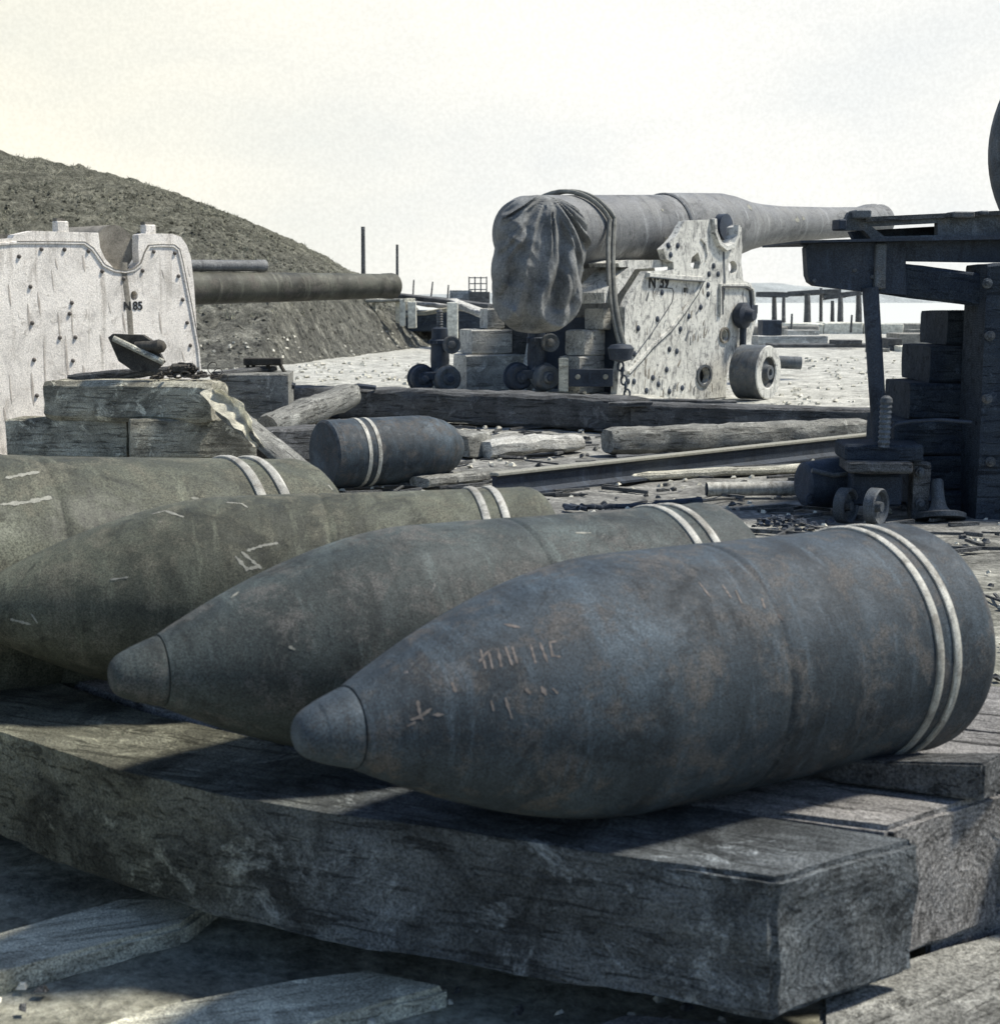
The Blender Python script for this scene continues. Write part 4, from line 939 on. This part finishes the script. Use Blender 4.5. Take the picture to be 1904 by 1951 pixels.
# rag
mb = MB(); bm = mb.bm; gr_ = []
q0, q1 = W(405, 742, 8.55), W(500, 850, 8.2)
for i in range(26):
    t = i / 25; row = []
    for j in range(11):
        s_ = j / 10 - .5; c0 = q0.lerp(q1, t); wd = .03 + .055 * math.sin(PI * min(1, t * 1.2 + .1))
        q = c0 + Vector((.95 * s_ * wd * 2, -.06 + .05 * math.cos(s_ * 5), .35 * s_ * wd + .03 * math.sin(PI * t)))
        q += noise.noise_vector(q * 16) * .022; row.append(bm.verts.new(q - q0))
    gr_.append(row)
for a_, b_ in zip(gr_, gr_[1:]):
    for j in range(10): bm.faces.new((a_[j], a_[j + 1], b_[j + 1], b_[j]))
bmesh.ops.solidify(bm, geom=bm.faces[:], thickness=.006)
tag(mb.build('sacking', 'rag', None, q0, 180), 'pale torn sacking draped over the right end of the stack', 'rag')
timber('leaning_plank', 'grey plank slanting down from the stack to the short shell', 'plank', W(430, 790, 8.5), W(612, 925, 7.9) - Vector((0, 0, .03)), .16, .05, 'timber_mid', amp=.006)
# box with iron bits behind the stack
bx = blk('big grey timber box behind the stack, below the iron trestle', 400, 545, 712, 805, 11.2, .55, 'timber_mid', None, .06, 'box', 'timber_box')
timber('box_rail', 'dark board lying along the top of the timber box', 'board', W(412, 718, 11.25), W(520, 706, 11.6), .14, .04, 'timber_dark', amp=.005)
tr = thing('iron_trestle', 'small dark iron trestle standing on the timber box', 'trestle', W(502, 716, 11.5)); mp_ = .5247 / F * 11.5
mb = MB(); mb.box((0, 0, .108), (.29, .10, .055), bev=.006); mb.build('top_bar', 'iron_warm', tr)
for dx, lean in ((-.12, -.0), (-.075, .0), (.035, .0), (.125, .05)):
    mb = MB(); mb.tube([(dx, 0, .09), (dx + lean, 0, .0)], .016, 6); mb.build('leg', 'iron_warm', tr)
ir = thing('iron_bracket', 'broken dark iron bracket with round knob atop the timber stack', 'iron scrap', W(265, 700, 8.8))
mb = MB(); q = [Vector(((x - 265) * .5247 / F * 8.8, 0, (700 - y) * .5247 / F * 8.8)) for x, y in ((212, 642), (222, 638), (275, 640), (292, 650), (315, 688), (300, 705), (255, 705), (228, 690))]
mb.prism([(v.x, v.z) for v in q], -.03, .03); rough_bm(mb.bm, .012, 20, 3); mb.build('plate', 'iron_warm', ir)
mb = MB(); u_ = .5247 / F * 8.8; mb.tube([((222 - 265) * u_, -.05, (645 - 700) * -u_), ((315 - 265) * u_, -.05, (690 - 700) * -u_)], .018, 8); mb.build('edge_bar', 'timber_pale', ir)
mb = MB(); mb.tube([((262 - 265) * u_, -.02, 40 * u_), ((300 - 265) * u_, -.04, 40 * u_)], .032, 12); mb.lathe([(-.045, .01), (-.03, .032), (0, .042), (.03, .032), (.045, .01)], ((306 - 265) * u_, -.04, 40 * u_), (1, 0, 0), 16); mb.build('knob', 'iron_warm', ir)
ch = thing('chain_heap', 'tangled heap of chain and wire on top of the timber stack', 'chain', W(350, 722, 8.75)); rr = random.Random(4)
for k in range(46):
    c0 = Vector((rr.gauss(0, .085), rr.gauss(0, .05), 0)); c0.z = .012 + max(0, .08 - abs(c0.x) * .5) * rr.random()
    rt = Matrix.Rotation(rr.uniform(0, 6.28), 3, 'Z') @ Matrix.Rotation(rr.uniform(0, 1.4), 3, 'X')
    mb = MB(); mb.tube([c0 + rt @ Vector((.026 * math.cos(t * PI / 5), .017 * math.sin(t * PI / 5), 0)) for t in range(11)], .006, 5, cap=False); mb.build('chain_link', 'iron_warm', ch)
mb = MB(); mb.box((-.01, .03, .06), (.13, .08, .05), rz=.2, bev=.01); rough_bm(mb.bm, .01, 15, 2); mb.build('iron_block', 'iron_warm', ch)
mb = MB(); mb.tube([Vector((.16 + .035 * math.cos(t * .5) + t * .002, .01 * t / 4, .075 + .03 * math.sin(t * .5) - t * .003)) for t in range(30)], .003, 5); mb.build('wire_coil', 'iron_warm', ch)
# beams left of the long beam
timber('square_log', 'pale log slanting down towards the short shell', 'log', W(515, 835, 10.6), W(672, 772, 11.3), .24, .17, 'timber_mid', amp=.02, ch=.03, round_=.4)
timber('square_log', 'dark squared beam running behind the short shell to the stack', 'log', G(498, 880, .0) , G(660, 872, .0), .20, .20, 'timber_dark', amp=.012)
timber('square_log', 'dark beam end behind the pale slanting log', 'log', W(545, 790, 12.3), W(690, 795, 12.5), .3, .24, 'timber_dark', amp=.015)
for lab, x0, y0, x1, y1, Y, r_ in (('bent iron cleat beside the timber box', 545, 738, 562, 736, 11.6, .03), ('rusty iron lump on the beam end', 640, 748, 668, 745, 11.9, .035), ('flat iron bar on the end of the long beam', 668, 738, 716, 739, 12.0, .022)):
    a_ = W(x0, y0, Y); b_ = W(x1, y1, Y); mb = MB(); mb.tube([Vector((0, 0, 0)), (b_ - a_) * .3 + Vector((0, 0, .012)), (b_ - a_) * .7 + Vector((0, 0, .006)), b_ - a_], [r_ * .9, r_, r_ * .95, r_ * .85], 6); tag(mb.build('iron_scrap', 'iron', None, a_, 20), lab, 'iron scrap', 'iron scraps on the beams')

# ------------------------------------------------------------------ far yard: poles, trestles, sea wall, jetty posts
def pole(label, px, y0, y1, Y, r_, lean=0, mat='timber_dark', group='thin poles in the far yard', name='pole'):
    b_ = W(px, y1, Y); t_ = W(px + lean, y0, Y); b_.z = min(b_.z, b_.z); mb = MB(); h_ = t_ - b_
    mb.tube([Vector((0, 0, 0)), h_ * .3, h_ * .65, h_], [r_, r_ * .92, r_ * .85, r_ * .75], 8); rough_bm(mb.bm, r_ * .12, 2, px)
    return tag(mb.build(name, mat, None, b_), label, 'pole', group)
pole('tallest thin pole rising behind the slim gun barrel', 693, 432, 655, 40, .068, -2)
pole('second thin pole standing at the muzzle of the slim gun', 757, 466, 645, 42, .048, -1)
for i, px in enumerate((786, 820, 852)):
    pole(['short stake left of three on the far platform', 'middle stake of three on the far platform', 'right stake of three on the far platform'][i], px, (533, 537, 543)[i], 575, 46, .028, (2, 4, 2)[i], group='stakes on the far platform')
GTm = 'beams of the far broken trestle'
def far_t(label, a_, b_, Y0, Y1, wd, ht, mat, cat='beam', name='trestle_beam', amp=.02):
    return timber(name, label, cat, W(a_[0], a_[1], Y0), W(b_[0], b_[1], Y1), wd, ht, mat, GTm, amp=amp, ch=.02, seg=.3)
far_t('sloping dark top beam of the far trestle', (762, 568), (940, 590), 33, 31, .35, .10, 'timber_dark')
far_t('pale top beam at the left of the far trestle', (706, 577), (780, 575), 32, 31, .3, .07, 'timber_pale')
far_t('pale brace low in the far trestle', (768, 605), (880, 590), 33, 32, .15, .08, 'timber_pale')
far_t('grey beam falling right behind the left block stack', (860, 580), (935, 610), 32, 29, .25, .12, 'timber_crate')
far_t('second grey beam of the far trestle, nearer the canvas', (800, 582), (935, 600), 34, 31, .3, .10, 'timber_crate')
for i, (px, y0, y1, Y, wd) in enumerate(((767, 570, 622, 31, .12), (785, 575, 625, 31, .17), (862, 576, 664, 28, .20), (713, 578, 606, 32, .09), (758, 575, 615, 31.5, .10))):
    b_ = W(px, y1, Y); t_ = W(px, y0, Y); mb = MB(); mb.box((0, 0, (t_.z - b_.z) / 2), (wd, wd, t_.z - b_.z + (.0)), bev=.01); rough_bm(mb.bm, .01, 3, i)
    tag(mb.build('trestle_post', 'seawall', None, b_), ['slim white post under the slim gun muzzle', 'white post second from the slim gun muzzle', 'tallest pale post of the far trestle, above the left jack', 'leftmost short post of the far trestle', 'thin post between two white ones near the muzzle'][i], 'post', 'posts of the far trestle')
# dark shed mass under trestle
blk('dark open stack of timber in the shade under the far trestle', 770, 945, 592, 632, 34, 2.5, 'timber_shaded', None, 0, 'timber stack', 'timber_pile')
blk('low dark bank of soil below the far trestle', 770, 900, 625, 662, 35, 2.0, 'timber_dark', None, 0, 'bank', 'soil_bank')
blk('small hut roof far behind the canvas, left', 856, 898, 553, 578, 52, 2, 'timber_crate', None, 0, 'hut', 'hut')
blk('dark crate far off beside the wire cage', 893, 932, 556, 590, 50, 2, 'timber_dark', None, 0, 'crate', 'crate')
cg = thing('wire_cage', 'open lattice frame on the skyline left of the canvas', 'frame', W(910, 560, 50)); u_ = .5247 / F * 50
for k in range(4):
    mb = MB(); mb.tube([((k - 1.5) * 11 * u_, 0, 0), ((k - 1.5) * 11 * u_, 0, 32 * u_)], .022, 5); mb.build('upright', 'iron_mid', cg)
for k in range(3):
    mb = MB(); mb.tube([(-17 * u_, 0, (8 + k * 11) * u_), (17 * u_, 0, (8 + k * 11) * u_)], .018, 5); mb.build('crossbar', 'iron_mid', cg)
# right far yard
def wallbox(name, label, x0, x1, y0, y1, Y, dep, mat, cat):
    a_ = W(x0, y1, Y); b_ = W(x1, y1, Y); t_ = W(x0, y0, Y); mb = MB(); wx = b_.x - a_.x; nn = max(2, int(wx / 1.2))
    for k in range(nn): mb.box((-wx / 2 + wx * (k + .5) / nn, dep / 2, (t_.z - a_.z) / 2), (wx / nn - .02, dep, t_.z - a_.z + .03 * math.sin(k * 2.1)), bev=.03)
    rough_bm(mb.bm, .03, 1.5, 1)
    return tag(mb.build(name, mat, None, ((a_.x + b_.x) / 2, Y, a_.z)), label, cat)
wallbox('sea_wall', 'pale concrete sea wall behind the iron post', 1490, 1720, 616, 655, 46, 1.2, 'seawall', 'wall')
wallbox('quay_wall', 'dull masonry quay wall right of the pale sea wall', 1718, 1960, 617, 660, 52, 1.5, 'brickwall', 'wall')
wallbox('quay_wall', 'dull low wall behind the dark iron box at the wheel', 1440, 1560, 622, 650, 44, 1.2, 'brickwall', 'wall')
GF = 'timbers stacked at the far side of the yard'
blk('long grey beam of the far pile, nearest the wheel', 1440, 1575, 640, 658, 33, .6, 'timber_crate', GF, .1, 'timber')
blk('long low beam below it in the far pile', 1470, 1720, 656, 672, 32, .8, 'timber_dark', GF, .03, 'timber')
blk('short block at the foot of the far pile, left', 1515, 1572, 672, 688, 30, .8, 'timber_crate', GF, 0, 'timber')
blk('dark block at the foot of the far pile, centre', 1572, 1660, 672, 690, 30, .8, 'timber_dark', GF, 0, 'timber')
blk('dark square timber end at the right of the far pile', 1690, 1716, 645, 686, 30, .8, 'timber_dark', GF, 0, 'timber')
blk('pale lumpy stone block at the right end of the far pile', 1714, 1775, 660, 685, 29.5, .8, 'rag', None, 0, 'stone block', 'stone_block')
blk('grey stone heap behind the right end of the far pile', 1712, 1800, 636, 668, 34, 1.2, 'brickwall', None, 0, 'stone block', 'stone_block')
for i_, (x0, x1, y0, y1, Y_, mt_, lb_) in enumerate(((1500, 1560, 629, 640, 37, 'timber_crate', 'pale balk end lying on the far pile near the sea wall'), (1590, 1640, 648, 657, 31, 'timber_dark', 'thin dark timber atop the middle of the far pile'), (1662, 1690, 664, 684, 29, 'timber_mid', 'grey block left of the dark square timber end'),
        (1776, 1830, 668, 684, 31, 'timber_dark', 'dark low timber behind the dark stack at far right'), (1730, 1762, 628, 640, 40, 'timber_mid', 'grey stub lying against the dull quay wall'), (1545, 1600, 684, 694, 26, 'timber_mid', 'low grey board before the foot of the far pile'))):
    blk(lb_, x0, x1, y0, y1, Y_, .5, mt_, GF, .1 * (i_ % 3), 'timber')
for i_, (px_, y0_, y1_, lb_) in enumerate(((1506, 598, 640, 'slim stake beside the left jetty posts'), (1620, 600, 634, 'slim stake between the right jetty posts'), (1672, 606, 640, 'slim stake right behind the prop post'))):
    pole(lb_, px_, y0_, y1_, 40, .035, 2, 'timber_dark', 'slim stakes before the sea wall', 'stake')
p_a = W(1480, 690, 20); p_b = W(1525, 692, 20); mb = MB(); mb.tube([Vector(), p_b - p_a], .085, 14); tag(mb.build('round_bar', 'iron_mid', None, p_a), 'short round bar poking out behind the truck wheel', 'bar')
blk('dark iron box seen between carriage and far pile', 1452, 1488, 610, 640, 24, .5, 'iron', None, 0, 'box', 'iron_box')
GJ = 'posts of the ruined jetty'
jl = ['leftmost jetty post, beside the carriage', 'thick jetty post, second from the carriage', 'pair jetty post left of the tall thin one', 'tallest thin jetty post, rising above the crossbeams', 'stout jetty post under the crossbeam end', 'short stump jetty post among the others', 'jetty post nearest the iron post', 'thin stake standing in the water by the jetty']
for k, (px, y0, y1, r_) in enumerate(((1474, 565, 617, .20), (1492, 566, 617, .15), (1537, 560, 616, .26), (1563, 549, 616, .14), (1585, 573, 616, .16), (1600, 566, 616, .22), (1635, 563, 616, .24), (1648, 595, 616, .06))):
    pole(jl[k], px, y0, y1 + 3, 66 - (k % 3), r_ * .62, 0, 'timber_dark', GJ, 'jetty_post')
for lab, a_, b_ in (('left crossbeam on the jetty posts', (1440, 566), (1500, 567)), ('middle crossbeam on the jetty posts', (1500, 565), (1600, 560)), ('right crossbeam on the jetty posts', (1568, 572), (1640, 562))):
    timber('jetty_beam', lab, 'beam', W(a_[0], a_[1], 65.5), W(b_[0], b_[1], 65.5), .3, .22, 'timber_dark', 'crossbeams of the ruined jetty', amp=.03, seg=.5)

# ------------------------------------------------------------------ right: raised iron platform on timber stack, with truck and jack
YP = 6.75
u_ = .5247 / F * YP
pf = thing('gun_slide', 'dark iron slide frame raised on blocks at the right edge', 'gun slide', W(1700, 460, YP), math.radians(6))
def pfl(px, py): q = W(px, py, YP) - W(1700, 460, YP); return (q.x, q.z)
mb = MB(); mb.prism([pfl(*q) for q in ((1508, 462), (1560, 458), (1700, 460), (1830, 456), (1990, 449), (1990, 500), (1850, 500), (1700, 498), (1640, 480), (1530, 472))], -.02, .0); mb.build('side_plate', 'iron', pf)
mb = MB(); mb.prism([pfl(*q) for q in ((1506, 461), (1990, 446), (1990, 455), (1506, 465))], -.10, .5); mb.build('top_flange', 'iron', pf)
mb = MB(); mb.prism([pfl(*q) for q in ((1584, 420), (1605, 418), (1612, 405), (1640, 416), (1700, 412), (1830, 405), (1990, 396), (1990, 447), (1690, 459), (1655, 456), (1640, 440), (1590, 440))], -.02, .02, [[pfl(*q) for q in ((1655, 432), (1785, 425), (1785, 448), (1680, 451))]]); mb.build('upper_girder', 'iron_mid', pf)
mb = MB(); mb.prism([pfl(*q) for q in ((1640, 438), (1800, 428), (1990, 420), (1990, 446), (1650, 458))], .16, .2); mb.build('rear_girder', 'iron', pf)
mb = MB(); mb.prism([pfl(*q) for q in ((1640, 415), (1810, 406), (1990, 397), (1990, 405), (1640, 424))], -.045, .22); mb.build('deck_board', 'timber_dark', pf)
for (x0, x1, y0, y1) in ((1616, 1648, 402, 418), (1584, 1600, 420, 440), (1808, 1850, 404, 416), (1862, 1878, 402, 410)):
    a0 = pfl(x0, y1); a1 = pfl(x1, y0); mb = MB(); mb.box(((a0[0] + a1[0]) / 2, -.02, (a0[1] + a1[1]) / 2), (a1[0] - a0[0], .10, a1[1] - a0[1]), bev=.005); mb.build('lug', 'iron_mid' if x0 != 1584 else 'iron', pf)
mb = MB(); mb.prism([pfl(*q) for q in ((1526, 474), (1532, 465), (1720, 462), (1722, 562), (1640, 556), (1545, 545), (1534, 538), (1529, 525))], -.03, .03); mb.build('bracket_plate', 'iron', pf)
for q in ((1542, 535), (1655, 528), (1620, 515)):
    c0 = pfl(*q); mb = MB(); mb.lathe([(0, .010), (.008, .008), (.01, .002)], (c0[0], -.03, c0[1]), (0, -1, 0), 10); mb.build('rivet', 'iron_mid', pf)
mb = MB(); c0 = pfl(1668, 508); mb.box((c0[0], -.045, c0[1]), (.05, .03, .20), bev=.006); mb.build('stiffener', 'iron_mid', pf)
# diagonal beam under it
timber('slanting_beam', 'dark beam slanting down right beneath the slide frame', 'beam', W(1640, 556, YP + .1), W(1960, 598, YP - .1), .14, .145, 'timber_shaded', amp=.006)
# post with screw
ps = thing('prop_post', 'dark iron prop post standing between the slide frame and the truck', 'post', W(1676, 846, YP - .05))
tp = W(1657, 548, YP - .05) - ps.location; scr0 = W(1674, 748, YP - .2) - ps.location
mb = MB(); mb.tube([Vector((0, 0, 0)), tp * .5, tp], [.034, .036, .036], 20); mb.build('shaft', 'iron', ps)
mb = MB(); dd = scr0; pr2 = [(0, .025)] + [(.01 + k * .011, .028 if k % 2 else .022) for k in range(18)] + [(.215, .024), (.225, .012)]; mb.lathe(pr2, (dd.x * .6 + .008, dd.y, .0), (0.02, 0, 1), 18); mb.build('screw', 'iron_mid', ps)
# truck under the post
tk = thing('wheeled_truck', 'low dark truck with small iron wheels under the prop post', 'truck', G(1668, 985, 0), math.radians(-4))
o0 = tk.location
def tkl(px, py, Y):
    q = W(px, py, Y) - o0; return q
mb = MB(); c0 = tkl(1670, 858, 6.7); mb.box(c0, (.34, .3, .075), bev=.01); mb.build('deck', 'timber_shaded', tk)
mb = MB(); c0 = tkl(1668, 886, 6.6); mb.box(c0, (.28, .25, .05), bev=.008); mb.build('bolster', 'timber_dark', tk)
mb = MB(); c0 = tkl(1660, 930, 6.7); mb.box(c0, (.22, .2, .14), bev=.01); mb.build('frame', 'iron', tk)
for px, py, yy, rr_ in ((1622, 965, 6.55, .080), (1684, 966, 6.40, .080)):
    c0 = tkl(px, py, yy); wr = MB(); wr.lathe([(-.05, .07), (-.045, rr_), (.0, rr_), (.006, rr_ * .93), (.0, rr_ * .8), (-.02, rr_ * .7), (-.02, rr_ * .3), (.008, rr_ * .26), (.008, .005)], c0, (.82, -.57, 0), 32); wo = wr.build('wheel', 'iron_mid', tk)
# reel / drum left of the truck
dr = thing('iron_drum', 'dark iron drum lying left of the truck, a hook hanging from it', 'drum', G(1575, 972, 0), math.radians(20)); 
mb = MB(); mb.lathe([(-.13, .06), (-.13, .085), (-.12, .10), (.0, .115), (.12, .125), (.13, .12), (.13, .05)], (0, 0, .125), (1, -.1, 0), 28); mb.build('drum', 'iron', dr)
mb = MB(); mb.tube([(-.15, -.10, .20), (-.05, -.12, .175), (.02, -.12, .18)], .011, 8); mb.build('handle_bar', 'iron_mid', dr)
mb = MB(); mb.tube([Vector((-.155 + .018 * math.cos(t * .5), -.1, .07 + .022 * math.sin(t * .5))) for t in range(2, 12)], .005, 6); mb.build('hook', 'iron', dr)
# jack foot with round pan
jf = thing('bottle_jack', 'squat iron jack with round foot at the base of the timber stack', 'jack', G(1788, 990, 0))
mb = MB(); mb.lathe([(0, .115), (.02, .118), (.028, .10), (.02, .085), (.03, .055), (.06, .035), (.10, .028), (.17, .026), (.18, .02)], (0, 0, .0), (0, .30, 1), 32); mb.build('foot', 'iron_mid', jf)
mb = MB(); mb.lathe([(.05, .045), (.14, .04), (.15, .02)], (.0, .06, .02), (0, .3, 1), 20); mb.build('cylinder', 'iron', jf)
# timber stack
GS = 'dark blocks stacked beneath the slide frame'
stk = [('top block of the dark stack, under the slanting beam', 1806, 1985, 592, 658, 6.95, .5), ('second block from the top of the dark stack', 1770, 1985, 660, 730, 6.9, .5), ('third block of the dark stack, stepping out left', 1735, 1985, 731, 800, 6.85, .5),
       ('fourth block of the dark stack, level with the truck', 1700, 1985, 802, 868, 6.8, .5), ('dark block second from the ground', 1745, 1985, 869, 935, 6.8, .5), ('bottom block of the dark stack, on the ground', 1752, 1985, 936, 1000, 6.78, .6)]
for s_ in stk: blk(*s_[:7], 'timber_shaded', GS, rnd.uniform(-.03, .03))
blk('upright dark baulk at the right edge, in front of the dark stack', 1858, 1990, 500, 1003, 6.55, .3, 'timber_shaded', None, 0, 'post', 'upright_baulk')
blk('upright narrow plank beside the dark stack', 1736, 1768, 880, 990, 6.6, .08, 'timber_dark', None, .02, 'plank', 'upright_plank')
mb = MB(); q0 = W(1690, 838, 6.6); mb.tube([W(x, y, 6.55) - q0 for x, y in ((1688, 840), (1690, 822), (1705, 808), (1735, 803), (1790, 800), (1850, 805))], .008, 8); tag(mb.build('loose_cable', 'iron', None, q0), 'dark cable drooping along the top of the fourth dark block', 'cable')
for px, py, yy in ((1880, 540, 6.54), (1885, 640, 6.54), (1880, 760, 6.54), (1886, 880, 6.54), (1752, 900, 6.59), (1752, 960, 6.59)):
    q0 = W(px, py, yy); mb = MB(); mb.lathe([(-.01, .022), (.004, .022), (.006, .013), (.018, .012), (.02, .004)], (0, 0, 0), (0, -1, 0), 14)
    par = [o_ for o_ in COL.objects if o_.name.startswith('upright_baulk' if px > 1800 else 'upright_plank')][0]
    o_ = mb.build('bolt', 'iron_mid', par); o_.location = Matrix.Rotation(-par.rotation_euler.z, 3, 'Z') @ (q0 - par.location)
# breech of the gun lying on the slide, mostly out of frame
c0 = W(1888 + 262, 272, 6.9)
gb = thing('gun_breech', 'dark rounded breech of a third gun at the upper right edge', 'gun', c0, rot=(0, 0, math.radians(58)))
rb = 262 * .5247 / F * 6.9
mb = MB(); mb.lathe([(-.05, rb * .8), (0, rb * .96), (.04, rb), (.9, rb), (.92, rb * .97), (2.4, rb * .9), (5.0, rb * .6)], n=72); mb.build('barrel', 'iron_mid', gb)
mb = MB(); mb.lathe([(-.12, rb * .35), (-.11, rb * .5), (-.045, rb * .5)], n=40); mb.build('breech_block', 'iron', gb)
sd_ = W(2130, 405, 6.95)
blk('cradle block between slide frame and the third gun', 2040, 2260, 395, 470, 6.9, .6, 'timber_shaded', None, 0, 'cradle', 'cradle_block')
blk('dark prop under the far end of the slide frame', 2000, 2200, 470, 1010, 7.0, .5, 'timber_shaded', None, 0, 'post', 'prop_block')
# low rubbish near the truck
mb = MB(); q0 = G(1490, 1000, 0)
for k in range(60):
    x, y = rnd.gauss(0, .08), rnd.gauss(0, .07); stone(mb.bm, (x, y, max(0, .05 - math.hypot(x, y) * .4) * rnd.random()), rnd.uniform(.008, .022), rnd)
tag(mb.build('rubbish_heap', 'iron', None, q0, 0), 'little heap of dark scraps on the dirt before the truck', 'scrap heap', kind='stuff')
